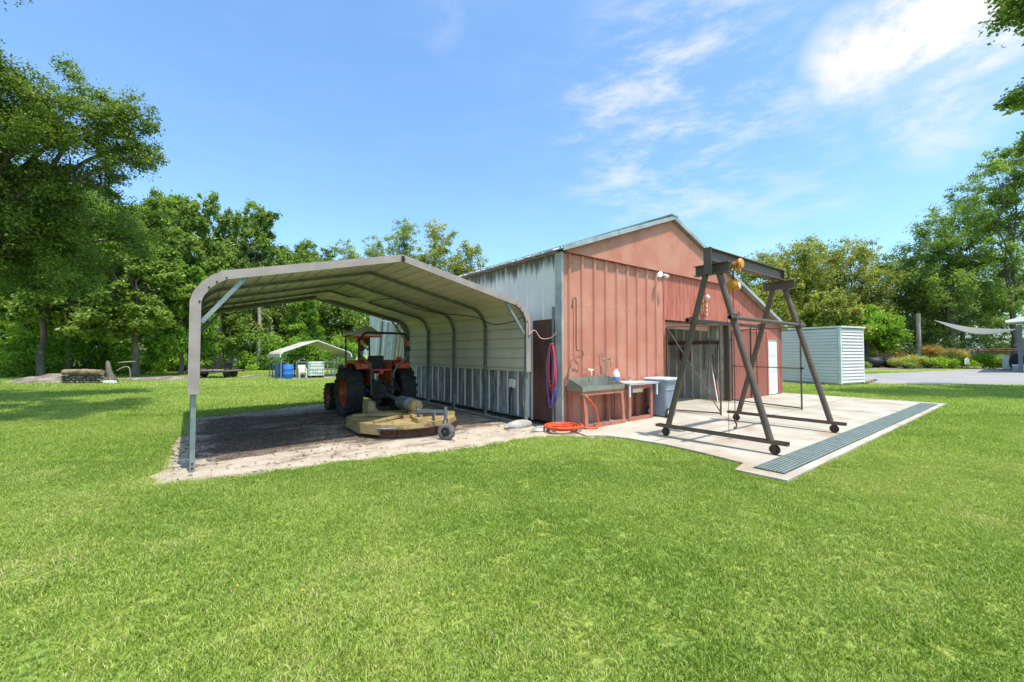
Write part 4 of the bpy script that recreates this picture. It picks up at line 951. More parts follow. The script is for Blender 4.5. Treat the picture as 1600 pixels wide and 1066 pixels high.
# dirt mound, stone ring, logs at the woods edge
def mound(name, c, rx, ry, h, seed, m, rz=0):
    r = random.Random(seed); n = 26; vs = []; ph = [r.uniform(0,6) for _ in range(8)]
    for i in range(n+1):
        for j in range(n+1):
            u, v = i/n*2-1, j/n*2-1; d = math.sqrt(u*u+v*v)
            z = h*max(0,1-d**1.6)*(1+.25*math.sin(5*u+ph[0])*math.sin(6*v+ph[1])+.12*math.sin(13*u+ph[2])*math.cos(11*v+ph[3]))-.02
            x, y = u*rx, v*ry; vs.append((c[0]+x*math.cos(rz)-y*math.sin(rz), c[1]+x*math.sin(rz)+y*math.cos(rz), z))
    return MB().add(vs,[(i*(n+1)+j,(i+1)*(n+1)+j,(i+1)*(n+1)+j+1,i*(n+1)+j+1) for i in range(n) for j in range(n)]).build(name,m,smooth=60)
c = at(82,23.5); o = mound('dirt_mound',(c.x,c.y),2.3,1.2,.40,4,'dirt',-YAW); o['kind'] = 'structure'
c = at(250,25.5); o = mound('dirt_bank',(c.x,c.y),3.2,1.2,.18,5,'dirt',-YAW); o['kind'] = 'structure'
c = at(395,28.5); o = mound('dirt_patch',(c.x,c.y),1.6,1.0,.10,6,'dirt',-YAW); o['kind'] = 'structure'
rr = random.Random(9)
t = thing('stone_wall','low wall of stacked rough stones at the edge of the woods','stone wall',tuple(at(130,22.3)))
for row in range(3):
    k = 0; px = 98
    while px < 163:
        wpx = rr.uniform(4,9); p = at(px+wpx/2, 22.3); 
        rock('stone',(p.x,p.y,.07+row*.13),(wpx/650*22.3/2*1.1,.16,.075),100+row*50+k,'stone' if rr.random()<.7 else 'dirt',None,None,parent=t); px += wpx; k += 1
a, b = at(101,22.2), at(161,22.2)
tag(MB().tube([(a.x,a.y,.58),((a.x+b.x)/2,(a.y+b.y)/2,.60),(b.x,b.y,.58)],[.15,.16,.14],14).build('fallen_log','log',smooth=40),'thick tan log lying on top of the stone wall','log')
for i,(px,l) in enumerate(((169,'left'),(178,'right'))):
    p = at(px,22.2); tag(MB().box((p.x,p.y,.07),(.26,.2,.14),Matrix.Rotation(-YAW,3,'Z')).build('concrete_block','white',bevel=.015),'white concrete block at the right end of the stone wall','block','pair of white blocks by the stone wall')
a, b = at(186,24), at(212,24)
t = thing('broken_branch','pale broken branch stretched between the leaning stump and the trunk','branch',tuple(at(195,24)))
MB().tube(smoothpath([(a.x,a.y,1.05),((a.x+b.x)/2,(a.y+b.y)/2,1.1),(b.x,b.y,1.12)],4),.035,6).build('limb','bark_pale',t)
a, b = at(184,23.6), at(203,23.6); MB().tube(smoothpath([(a.x,a.y,.62),((a.x+b.x)/2,(a.y+b.y)/2,.8),(b.x,b.y,.76),(b.x+.05,b.y,.1)],4),.028,6).build('limb','bark_pale',t)
p = at(178,23.4); q = at(160,23.6)
tag(MB().tube(smoothpath([(p.x,p.y,0),((p.x*2+q.x)/3,(p.y*2+q.y)/3,.5),(q.x+.25,q.y-.2,1.15)],4),[.24,.22,.19,.17,.15,.13,.11,.09,.07],10).build('leaning_stump','bark',smooth=50),'broken tree stump leaning to the left beside the log','stump')
# shed
sa = math.atan2(-.45,2.0)
t = thing('garden_shed','pale green metal shed with horizontal siding and a flat roof','shed',(25.7,6.42,0),sa,local=True)
def siding(mb, p0, p1, z0, z1, nrm, pitch=.16, d=.055):
    z = z0; p0 = Vector(p0); p1 = Vector(p1); nn = Vector(nrm)
    while z < z1-.01:
        e = min(z+pitch, z1); A = [(p0+nn*d,z),(p0+nn*d*.6,z+(e-z)*.55),(p0,e)]; B = [(p1+nn*d,z),(p1+nn*d*.6,z+(e-z)*.55),(p1,e)]
        vs = [(a.x,a.y,zz) for a,zz in A]+[(a.x,a.y,zz) for a,zz in B]+[(p0.x,p0.y,z),(p1.x,p1.y,z)]
        mb.add(vs,[(0,3,4,1),(1,4,5,2),(6,7,3,0)]); z = e
    return mb
siding(MB(),(0,.1),(0,3.6),.12,2.86,(-1,0)).build('side_siding','shed',t); siding(MB(),(.08,0),(1.98,0),.12,2.86,(0,-1)).build('front_siding','shed',t)
MB().span(.0,2.05,.01,3.6,.05,2.86).build('core','shed',t)
MB().span(-.04,.08,-.04,.08,.05,2.88).build('corner_post','shed_white',t); MB().span(1.98,2.08,-.04,.06,.05,2.88).build('corner_post','shed_white',t)
MB().span(-.08,2.16,-.10,3.75,2.885,2.97).build('roof','shed_white',t); MB().span(-.02,2.07,-.02,3.6,.0,.05).build('base','stone',t)
a, b = at(1346,21.6), at(1368,23)
tag(MB().tube([(a.x,a.y,.05),((a.x+b.x)/2,(a.y+b.y)/2,.12),(b.x,b.y,.14)],[.06,.07,.06],8).build('fallen_log','log'),'short brown log lying on the grass at the shed corner','log')
# weathered timber mast and shade sail
p = at(1436,46)
tag(MB().tube([(p.x,p.y,0),(p.x-.05,p.y,6.0)],[.22,.19],12).build('wooden_pole','bark_pale',smooth=50),'tall weathered round wooden pole standing behind the bushes','pole')
mb = MB(); A, B, D_ = at(1460,45,500), at(1597,40,514), at(1530,50,505); vs = []; n = 12
for i in range(n+1):
    for j in range(5):
        u, v = i/n, j/4; w0 = A.lerp(B,u); w0.z -= 1.0*math.sin(u*PI)*1.0; w1 = A.lerp(D_,min(1,u*1.0)) if u < 1 else D_
        q = w0.copy(); q += (D_-A.lerp(B,.5))*math.sin(u*PI)*.35*v; q.z += .55*v*math.sin(u*PI); vs.append(tuple(q))
mb.add(vs,[(i*5+j,(i+1)*5+j,(i+1)*5+j+1,i*5+j+1) for i in range(n) for j in range(4)])
tag(mb.build('shade_sail','sail',smooth=60,solid=.02),'pale grey sagging shade sail strung between trees and the house','shade sail')
t = thing('deck_fence','reddish brown wooden railing behind the bushes at far right','fence',tuple(at(1520,50)))
pts = [at(x,50) for x in range(1462,1640,22)]
for q in pts: MB().bar((q.x,q.y,0),(q.x,q.y,2.15 if q.x else 0),.16,.16).build('post','deckwood',t)
mb = MB()
for a, b in zip(pts,pts[1:]):
    for z in (2.15,1.95): mb.bar((a.x,a.y,z),(b.x,b.y,z),.08,.09)
    for z in (.9,): mb.bar((a.x,a.y,z),(b.x,b.y,z),.05,.06)
mb.build('rail','deckwood',t)
mb = MB()
for a, b in zip(pts,pts[1:]):
    for k in range(11):
        q = a.lerp(b,k/11); mb.bar((q.x,q.y,.9),(q.x,q.y,1.95),.035,.035)
mb.build('picket','stone',t)
# house corner at the right edge
t = thing('house','corner of a house with a white eave and dark post at the right edge','house',tuple(at(1620,34)))
a = at(1594,34); b = at(1720,34); c2_ = at(1594,44); 
mb = MB(); e0 = at(1572,33,504); e1 = at(1760,33,490); e2 = at(1578,40,507); e3 = at(1760,44,495)
mb.add([tuple(e0),tuple(e1),tuple(e3),tuple(e2)]+[(q.x,q.y,q.z+.16) for q in (e0,e1,e3,e2)]+[(q.x,q.y,q.z+1.6) for q in (e1,e3)],[(0,3,2,1),(0,1,5,4),(2,3,7,6),(3,0,4,7),(4,5,8),(7,9,6),(4,8,9,7),(1,2,6,9,8,5)]).build('roof','housewhite',t)
MB().bar((a.x,a.y,0),(a.x,a.y,3.9),.26,.26).build('post','slate',t)
wl = MB(); wa, wb, wc2, wd2 = at(1612,36), at(1760,36), at(1760,42), at(1612,42)
wl.prism([(q.x,q.y) for q in (wa,wb,wc2,wd2)],0,3.9).build('wall','slate',t)
p = at(1578,41); t = thing('air_conditioner','pale grey box unit standing beside the house post','unit',(p.x,p.y,0),-YAW,local=True)
MB().span(-.42,.42,-.35,.35,.03,1.35).build('case','shed_white',t,bevel=.03)
mb = MB()
for i in range(10): mb.span(-.38,.38,-.365,-.355,.15+i*.11,.20+i*.11)
mb.build('louvre','counter',t)
p = at(1588,39.5); tag(MB().lathe([(.0,.2),(.45,.25),(.5,.8),(.42,1.3),(.2,1.5),(0,1.52)],(p.x,p.y,0),'z',16).build('covered_grill','dark',smooth=50),'black covered grill between the box unit and the house post','grill')
p = at(1592,36); t = thing('cooler','pale grey cooler on the drive by the house post','cooler',(p.x,p.y,0),-YAW,local=True)
MB().span(-.36,.36,-.25,.25,.02,.5).build('body','counter',t,bevel=.03); MB().span(-.38,.38,-.27,.27,.51,.62).build('lid','white',t,bevel=.02)
p = at(1510,42.6); t = thing('yard_sign','small white sign on a stake in front of the bright hedge','sign',(p.x,p.y,0),-YAW,local=True)
MB().prism([(-.24,.45),(.24,.45),(.24,.95),(.12,1.12),(-.12,1.12),(-.24,.95)],-.015,.015,Matrix(((1,0,0,0),(0,0,1,0),(0,1,0,0),(0,0,0,1)))).build('board','white',t)
MB().lathe([(.10,-.003),(.07,-.003)],(0,-.019,.82),'y',16,close=False).span(-.13,.13,-.018,-.016,.56,.60).build('emblem','counter',t); MB().span(-.02,.02,.016,.04,0,.9).build('stake','wood_grey',t)
for i,(px,lb) in enumerate(((1364,'left'),(1391,'right'))):
    p = at(px,46); tag(MB().lathe([(0,.0),(.5,.05),(.85,.35),(.88,.75),(.7,1.05),(.3,1.15),(0,1.16)],(p.x,p.y,0),'z',18).build('black_planter','dark',smooth=50),('black rounded tub beyond the shed, nearer the shed' if i==0 else 'black rounded tub beyond the shed, nearer the bushes'),'tub')
p = at(1378,46.5); tag(MB().box((p.x,p.y,.35),(.4,.35,.5)).box((p.x,p.y,.8),(.2,.2,.4)).build('garden_statue','rock',bevel=.06),'small pale garden statue standing between the two black tubs','statue')
t = thing('picket_fence','short grey picket fence behind the black tubs','fence',tuple(at(1378,52)))
mb = MB()
for k in range(17):
    q = at(1366+k*1.6,52); mb.bar((q.x,q.y,0),(q.x,q.y,2.0),.09,.03)
mb.build('pickets','wood_grey',t); a, b = at(1364,52.1), at(1394,52.1); MB().bar((a.x,a.y,1.7),(b.x,b.y,1.7),.05,.08).bar((a.x,a.y,.5),(b.x,b.y,.5),.05,.08).build('rail','wood_grey',t)
#==SECTION PLANTS
def leafcloud(rng, cen, rad, n, size, tb, flat=1.0, up=1.1, aspect=.55):
    """cen (K,3), rad (K,), leaves per clump n (K,) -> quads and tints"""
    idx = np.repeat(np.arange(len(cen)), n); m = len(idx)
    d = rng.normal(size=(m,3)); d /= np.linalg.norm(d,axis=1)[:,None]
    r = rng.random(m)**.5*(.75+.5*rng.random(m))
    p = cen[idx]+d*(r*rad[idx])[:,None]*np.array([1,1,flat])
    nn = rng.normal(size=(m,3))+np.array([0,0,up])+d*.4; nn /= np.linalg.norm(nn,axis=1)[:,None]
    a = np.cross(nn, rng.normal(size=(m,3))); a /= np.linalg.norm(a,axis=1)[:,None]; b = np.cross(nn,a)
    s = size*(.6+.8*rng.random(m))[:,None]; 
    V = np.stack([p-a*s*.5, p+b*s*aspect*.5, p+a*s*.5, p-b*s*aspect*.5], 1).reshape(-1,3)
    T = np.clip(tb[idx]+rng.normal(size=m)*.17, 0, 1)
    return V, T
def subclumps(rng, lobes, per, fr=.36, squash=.8):
    c = []; r = []; 
    for (x,y,z,R) in lobes:
        k = max(3,int(per*min(1.6,max(.5,R/2.2))))
        d = rng.normal(size=(k,3)); d /= np.linalg.norm(d,axis=1)[:,None]
        rr_ = (.45+.60*rng.random(k))*R
        c.append(np.array([x,y,z])+d*rr_[:,None]*np.array([1,1,squash])); r.append(R*fr*(.6+.8*rng.random(k)))
    return np.concatenate(c), np.concatenate(r)
def limb(mb, p, q, r0, r1, rnd, wob=.12, n=5, k=7):
    p = Vector(p); q = Vector(q); L = (q-p).length; P = []
    for i in range(n+1):
        f = i/n; v = p.lerp(q,f)+Vector((rnd.uniform(-1,1),rnd.uniform(-1,1),rnd.uniform(-.4,1)))*L*wob*math.sin(f*PI)*.6; P.append(v)
    mb.tube(P,[r0+(r1-r0)*i/n for i in range(n+1)],k); return P
def plant_tree(name, label, cat, base, lobes, seed, leaf, lsize, total, trunk_r, fork=.35, bark='bark', group=None, lean=(0,0), per=14, twig=True, fr=.36):
    """lobes in world coordinates"""
    rng = np.random.default_rng(seed); rnd = random.Random(seed)
    t = thing(name, label, cat, base, 0, group)
    base = Vector(base); L = np.array([l[:3] for l in lobes]); top = Vector(L.mean(0)); zf = base.z+(top.z-base.z)*fork
    fk = Vector((base.x+(top.x-base.x)*fork*.6+lean[0], base.y+(top.y-base.y)*fork*.6+lean[1], zf))
    mb = MB(); n = 6; P = []; 
    for i in range(n+1):
        f = i/n; q = base.lerp(fk,f); q += Vector((rnd.uniform(-1,1),rnd.uniform(-1,1),0))*trunk_r*.5*math.sin(f*PI); P.append(q)
    P[0].z -= .1
    mb.tube(P,[trunk_r*(1.5 if i == 0 else 1.12-.3*i/n) for i in range(n+1)],10)
    up = fk.lerp(top,.55); limb(mb, fk, up, trunk_r*.8, trunk_r*.45, rnd)
    for l in lobes:
        s_ = fk if rnd.random() < .55 else up
        Q = limb(mb, s_, l[:3], trunk_r*.42, trunk_r*.10, rnd, .16)
        if twig:
            for k in range(4):
                a = Q[rnd.choice((2,3,4,5))]; d = Vector((rnd.gauss(0,1),rnd.gauss(0,1),rnd.gauss(.3,.7))).normalized()
                limb(mb, a, a+d*l[3]*rnd.uniform(.6,1.0), trunk_r*.10, trunk_r*.02, rnd, .2, 4, 4)
    mb.build('trunk', bark, t, smooth=60)
    c, r = subclumps(rng, lobes, per, fr)
    wgt = r**2; n = np.maximum(8,(wgt/wgt.sum()*total).astype(int)); tb = np.clip(rng.normal(.45,.24,len(c)),0,1)
    V, T = leafcloud(rng, c, r, n, lsize, tb, .75)
    # stray sprigs
    k = total//9; ii = rng.integers(0,len(c),k); d = rng.normal(size=(k,3)); d /= np.linalg.norm(d,axis=1)[:,None]
    c2 = c[ii]+d*r[ii][:,None]*(1.0+.5*rng.random(k))[:,None]; V2, T2 = leafcloud(rng, c2, np.full(k,lsize*1.0), np.full(k,2), lsize, tb[ii], 1)
    npmesh('crown', np.concatenate([V,V2]), 4, leaf, t, np.concatenate([T,T2]))
    return t
def auto_lobes(rnd, base, h, r, n, z0=.35):
    L = []
    for i in range(n):
        f = z0+(1-z0)*(i+.5)/n; env = r*(.55+.9*math.sin(PI*min(1,max(0,(f-z0+.08)/(1-z0+.12))))**.8*.6); a = i*2.4+rnd.uniform(-.5,.5); q = env*rnd.uniform(.35,.85)*(1.02-f*.45)
        L.append((base[0]+math.cos(a)*q, base[1]+math.sin(a)*q, base[2]+h*f*.93, r*rnd.uniform(.34,.52)*(1.1-.35*f)))
    return L
def copy_tree(src, loc, rz, sc, label):
    c = src.copy(); C.objects.link(c); c.location = loc; c.rotation_euler = (0,0,rz); c.scale = (sc[0],sc[0],sc[1]); c['label'] = label
    for ch in src.children:
        d = ch.copy(); C.objects.link(d); d.parent = c
    return c
def PL(px, py, d, R): p = at(px, d, py); return (p.x, p.y, p.z, R)
# the big near tree whose crown fills the upper left
nl = [PL(20,165,13,1.5),PL(75,180,13.4,1.4),PL(130,190,14,1.5),PL(175,225,14.5,1.0),PL(200,180,14.5,.8),PL(215,235,14.5,.6),PL(30,230,13,1.5),PL(120,140,14,1.0),
      PL(60,350,14.5,1.7),PL(140,345,15,1.4),PL(10,400,14,1.6),PL(90,420,15,1.3),PL(200,370,16,1.1),PL(95,285,14.5,1.3),PL(150,285,15,.9),PL(30,310,14,1.2),PL(-20,120,12.5,1.2),
      PL(-130,110,12,2.6),PL(-260,180,11.5,2.6),PL(-140,300,12.5,2.4),PL(-150,-120,12,2.4),PL(-320,-50,11,2.4),PL(-420,60,10,2.2),PL(-330,-150,9.5,1.8)]
p = at(-330,12.5)
plant_tree('oak_tree','large dark green oak whose branches reach in from the left edge','tree',(p.x,p.y,0),nl,11,'oakleaf',.085,220000,.34,.42,per=34,fr=.26)
nl2 = [(-2.6,11.5,13,1.6),(-5,10.5,12,2),(-8,9,12,2.5),(-7,13,13,2.2),(-1.2,13,14.5,1.4),(-3.5,14,14,1.6),(-6,16,14,1.8)]
plant_tree('oak_tree','oak outside the left edge that shades the lawn','tree',(-8.5,11,0),nl2,13,'leaf2',.16,40000,.32,.45,per=20,fr=.32)
# the tree off the right edge, whose twigs poke in at the upper right
nr = [PL(1612,-20,14,.62),PL(1640,15,14,.8),PL(1600,152,14,.26),PL(1640,130,14,.7),PL(1625,215,14,.42),PL(1720,-30,13.5,1.8),PL(1830,40,13.5,2.4),PL(1800,-190,13,2.2),PL(2000,-60,13,2.4),PL(1900,150,14.5,1.9),PL(2050,100,14,2.0),PL(1990,-200,15,2.2),PL(2180,40,15,2.2)]
p = at(2100,14)
plant_tree('oak_tree','oak outside the right edge with leafy twigs poking into the sky','tree',(p.x,p.y,0),nr,12,'leaf',.14,60000,.32,.42,per=20,fr=.32)
# woods on the left, seen behind the lawn: individually placed trees
rnd = random.Random(21); protos = []
kinds = [('leaf',15,3.6,'bark'),('leaf2',16.5,4.0,'bark'),('leaf',13,3.9,'bark_pale'),('leaf4',15,3.0,'bark'),('under',10,3.2,'bark')]
spots = [ # px, depth, top row, width, kind, label
 (18,34,215,1.0,1,'dark green tree at the far left behind the big oak'),
 (66,27,262,.9,0,'tree with a mottled trunk left of the dirt mound'),
 (108,30,268,.95,2,'pale trunked tree behind the fallen log'),
 (137,31,285,1.0,3,'grey green tree behind the middle of the stone wall'),
 (212,28,300,.95,0,'tree with a flared trunk right of the leaning stump'),
 (252,42,282,.95,2,'tall pale trunked tree rising above the woods left of the carport'),
 (300,40,288,.9,0,'broad crowned tree rising just left of the carport corner'),
 (283,31,400,.75,4,'small bright tree beside the front carport post'),
 (352,47,318,.85,1,'dark crowned tree above the left end of the carport roof'),
 (398,44,305,.85,0,'tall green tree above the left slope of the carport'),
 (345,38,420,.7,2,'brown trunked tree seen through the carport beyond the trailer'),
 (404,41,410,.6,3,'slim pale trunked tree seen through the middle of the carport'),
 (455,50,368,.85,2,'rounded green tree just above the carport roof'),
 (492,52,372,.8,1,'dark tree above the carport roof left of the ridge'),
 (470,43,455,.75,4,'bright low tree behind the small carport'),
 (545,48,440,.8,0,'leafy tree behind the tractor canopy'),
 (180,38,290,1.0,1,'dark tree deep in the woods behind the broken branch'),
 (600,50,430,.8,1,'dark tree beyond the roll bar of the tractor'),
 (-40,30,240,.9,0,'green tree at the outermost left of the woods')]
for i,(px,d,top,wd,k,lb) in enumerate(spots):
    p = at(px,d); h = 1.6+(552-top)/650*d
    if len(protos) <= k or protos[k] is None:
        while len(protos) <= k: protos.append(None)
        lf, H_, R_, bk = kinds[k]
        protos[k] = (plant_tree('woodland_tree',lb,'tree',(p.x,p.y,0),auto_lobes(rnd,(p.x,p.y,0),H_,R_,15,.28 if k != 4 else .15),30+k,lf,.25,34000,.20,.45,bk,'trees at the edge of the woods',per=34,fr=.24),H_)
        protos[k][0].scale = (wd,wd,h/H_)
    else: copy_tree(protos[k][0],(p.x,p.y,0),rnd.uniform(0,6.28),(wd*rnd.uniform(.9,1.1),h/protos[k][1]),lb)
# sparse treetops above the carport ridge and beside the barn
def sparse(px, top, d, spread, lb, lf, seed, n=9, tot=15000):
    r2 = random.Random(seed); p = at(px,d); H_ = 1.6+(552-top)/650*d; L = []
    for i in range(n):
        f = i/(n-1); s_ = spread*(1.15-f*.8); q = at(px+r2.uniform(-1,1)*s_, d+r2.uniform(-1.5,1.5)); L.append((q.x,q.y,H_*(.50+.47*f),1.5+1.3*(1-f)))
    return plant_tree('sparse_tree',lb,'tree',(p.x,p.y,0),L,seed,lf,.22,tot,.18,.6,'bark_pale','thin treetops behind the roofs',per=26,fr=.24)
sparse(620,345,52,34,'thin grey green treetop directly above the carport ridge','leaf4',51)
sparse(545,385,55,36,'low thin treetop left of the carport ridge','leaf4',52)
sparse(683,352,50,26,'yellow green treetop between the carport ridge and the barn','leaf3',53)
sparse(735,380,50,26,'bright green treetop just left of the barn eave','leaf3',54)
sparse(580,375,56,28,'pale treetop between the two thin ones above the carport','leaf4',55)
# right hand trees behind shed and bushes
R = [ # px, d, trunk r, leaf, lobes(px,py,R m), label
 (1190,52,'leaf3',[(1165,440,3),(1190,415,2.6),(1215,455,3),(1180,470,3.2),(1150,470,2.6),(1205,500,3)],'yellow green tree directly behind the right slope of the barn'),
 (1262,55,'leaf3',[(1240,405,2.6),(1265,392,2.4),(1290,415,3),(1245,445,3.4),(1285,460,3.4),(1260,425,3),(1230,480,3)],'olive tree behind the gantry and shed'),
 (1345,56,'leaf3',[(1325,400,2.6),(1345,395,2.4),(1370,410,2.4),(1320,440,3.4),(1355,450,3.4),(1380,440,2.6),(1340,490,3.6),(1375,495,3.2)],'tall olive green tree above the right end of the shed'),
 (1300,47,'leaf3',[(1285,480,1.8),(1310,475,1.9),(1300,500,2.2),(1275,505,1.8),(1325,505,2)],'small golden tree just behind the shed roof'),
 (1352,50,'hedge',[(1340,510,2.2),(1365,500,2.2),(1355,530,2.4),(1385,525,2.2),(1335,535,1.8)],'bright green bushy tree to the right of the shed'),
 (1440,56,'leaf2',[(1415,420,2.8),(1440,395,2.8),(1410,460,3),(1450,440,3.2),(1430,480,3.4),(1465,490,3.2),(1405,510,3),(1440,520,2.8)],'dark tree behind the wooden pole'),
 (1487,54,'leaf',[(1465,370,2.6),(1490,345,3),(1475,400,3.2),(1510,390,3),(1500,440,3.2),(1480,450,3),(1520,470,2.8),(1460,420,2.6)],'tall broad tree behind the shade sail'),
 (1500,60,'leaf2',[(1530,330,2.8),(1520,300,2.4),(1550,360,3.2),(1540,420,3.4),(1555,470,3.2),(1490,500,3),(1535,510,3)],'dark tree right of the shade sail mast trees'),
 (1585,52,'leaf',[(1565,265,1.9),(1590,240,2.2),(1575,305,2.4),(1600,300,2.6),(1590,355,2.8),(1620,260,2.6),(1570,400,2.6),(1605,430,2.8),(1585,470,2.4),(1545,345,1.9)],'tallest tree at the right edge above the house corner')]
for i,(px,d,lf,lb_,lab) in enumerate(R):
    p = at(px,d); plant_tree('shade_tree',lab,'tree',(p.x,p.y,0),[PL(x,y,d+((j*7)%5-2)*.8,r_) for j,(x,y,r_) in enumerate(lb_)],70+i,lf,.26,24000,.30,.4,'bark','trees beyond the shed and drive',per=30,fr=.24)
# bushes
def bush(px, d, w_, h, lf, lb, seed, n=3500, size=.13, name='bush'):
    rng = np.random.default_rng(seed); p = at(px,d); t = thing(name,lb,'bush',(p.x,p.y,0)); K = 26
    c = np.stack([p.x+RT[0]*(u:=rng.uniform(-1,1,K))*w_*.38+FW[0]*(v:=rng.uniform(-1,1,K))*w_*.2, p.y+RT[1]*u*w_*.38+FW[1]*v*w_*.2, h*(.2+.55*rng.random(K)*(1-.4*u*u))],1)
    r = np.full(K,min(h*.32,w_*.2))*(.8+.4*rng.random(K)); V,T = leafcloud(rng,c,r,np.full(K,n//K),size,np.clip(rng.normal(.72,.2,K),0,1),.9,2.2)
    mb = MB(); rn = random.Random(seed)
    for k in range(5): limb(mb,(p.x,p.y,-.05),tuple(c[k]),.03,.01,rn,.1,3,5)
    mb.build('stems','bark',t); npmesh('foliage',V,4,lf,t,T); return t
bush(1533,43,4.4,1.75,'hedge','bright green clipped hedge with the white sign in front',90,9000,name='hedge')
bush(1562,45,2.6,1.6,'leaf2','dark green bush at the right end of the bright hedge',91)
bush(1424,44,4.0,1.55,'leaf3','long rounded yellow green bush in the planting bed',92,6000)
bush(1450,44,2.4,1.5,'leaf','green bush right of the long rounded one',97)
bush(1468,43.5,2.9,1.45,'hedge','round light green bush in the middle of the planting bed',93)
bush(1420,42.5,1.4,.8,'leaf2','low dark green bush at the front of the planting bed',94,2000)
bush(1454,47.5,2.6,3.4,'autumn','orange leaved shrub beside the wooden pole',95,3000)
bush(1410,47.5,2.2,2.4,'autumn','smaller yellow orange shrub left of the wooden pole',98,2200)
bush(1488,46.5,3.2,2.6,'leaf3','yellow shrub between the orange one and the bright hedge',96,4000)
bush(1502,47,2.2,2.5,'autumn','reddish orange shrub behind the bright hedge',99,2500)
bush(1345,44,1.6,.9,'leaf','small green bush beside the shed at the lawn edge',100,1500)
# woodland masses behind (nobody could count these)
def mass(name, pts, seed, n, leaf, size, rad):
    rng = np.random.default_rng(seed); c = np.array(pts); K = len(c); r = rad*(.6+.8*rng.random(K))
    V,T = leafcloud(rng,c,r,np.full(K,n//K),size,np.clip(rng.normal(.42,.25,K),0,1),.85)
    o = npmesh(name,V,4,leaf,None,T); o['kind'] = 'stuff'; o['label'] = name.replace('_',' '); return o
rng = np.random.default_rng(5); pts = []
tops = [(-300,300),(0,330),(120,360),(260,360),(330,370),(420,375),(500,400),(560,430),(640,450),(900,470)]
for k in range(900):
    px = rng.uniform(-300,900); d = rng.uniform(44,62) if px > 230 else rng.uniform(34,50)
    top = np.interp(px,[a for a,b in tops],[b for a,b in tops]); H_ = 1.6+(552-top)/650*d*.93
    p = at(px,d); pts.append((p.x,p.y,rng.random()**.8*H_))
mass('woodland',pts,6,210000,'leaf2',.34,1.7)
pts = []
for k in range(420):
    px = rng.uniform(1100,1850); d = rng.uniform(60,74); p = at(px,d); H_ = 1.6+(552-(455 if px < 1400 else 420))/650*d; pts.append((p.x,p.y,rng.random()**.8*H_))
mass('far_woodland',pts,7,90000,'leaf',.38,2.4)
pts = []
for k in range(620):
    px = rng.uniform(-250,760); d = np.interp(px,[-250,0,200,300,600,760],[26,27,30,36,42,44])+rng.uniform(0,5); p = at(px,d); h = rng.random()**1.6*(3.2 if px > 60 else 4.2); pts.append((p.x,p.y,.15+h))
mass('undergrowth',pts,8,100000,'under',.20,.75)
pts = []
for k in range(160):
    px = rng.uniform(1330,1640); p = at(px,rng.uniform(53,58)); pts.append((p.x,p.y,.2+rng.random()*3.2))
mass('hedgerow',pts,9,26000,'leaf2',.22,1.0)
# slim trunks inside the woods
mb = MB(); rnd = random.Random(77)
tk = thing('bare_trunk','slim pale bare trunk standing in the woods seen through the carport','tree trunk',tuple(at(403,40)))
p = at(403,40); limb(mb,(p.x,p.y,0),(p.x+.1,p.y,8),.20,.14,rnd,.03); mb.build('trunk','bark_pale',tk,smooth=60)
tk = thing('bare_trunk','thick brown bare trunk standing in the woods behind the trailer','tree trunk',tuple(at(341,37)))
mb = MB(); p = at(341,37); limb(mb,(p.x,p.y,0),(p.x,p.y,7),.30,.20,rnd,.04); mb.build('trunk','bark',tk,smooth=60)
#==SECTION GRASS
def inpoly(X, Y, poly):
    ins = np.zeros(len(X),bool); n = len(poly)
    for i in range(n):
        x0,y0 = poly[i]; x1,y1 = poly[(i+1)%n]
        c_ = ((y0 > Y) != (y1 > Y)) & (X < (x1-x0)*(Y-y0)/((y1-y0) if y1 != y0 else 1e-9)+x0); ins ^= c_
    return ins
rng = np.random.default_rng(3)
def vnoise(X, Y, s, seed):
    r = np.random.default_rng(seed); G_ = r.random((64,64)); x = X/s; y = Y/s; xi = np.floor(x).astype(int); yi = np.floor(y).astype(int); fx = x-xi; fy = y-yi
    fx = fx*fx*(3-2*fx); fy = fy*fy*(3-2*fy); g = lambda a,b: G_[a%64,b%64]
    return (g(xi,yi)*(1-fx)+g(xi+1,yi)*fx)*(1-fy)+(g(xi,yi+1)*(1-fx)+g(xi+1,yi+1)*fx)*fy
BARNP = [(6.2,6.5),(18.6,6.5),(18.6,19),(6.2,19)]
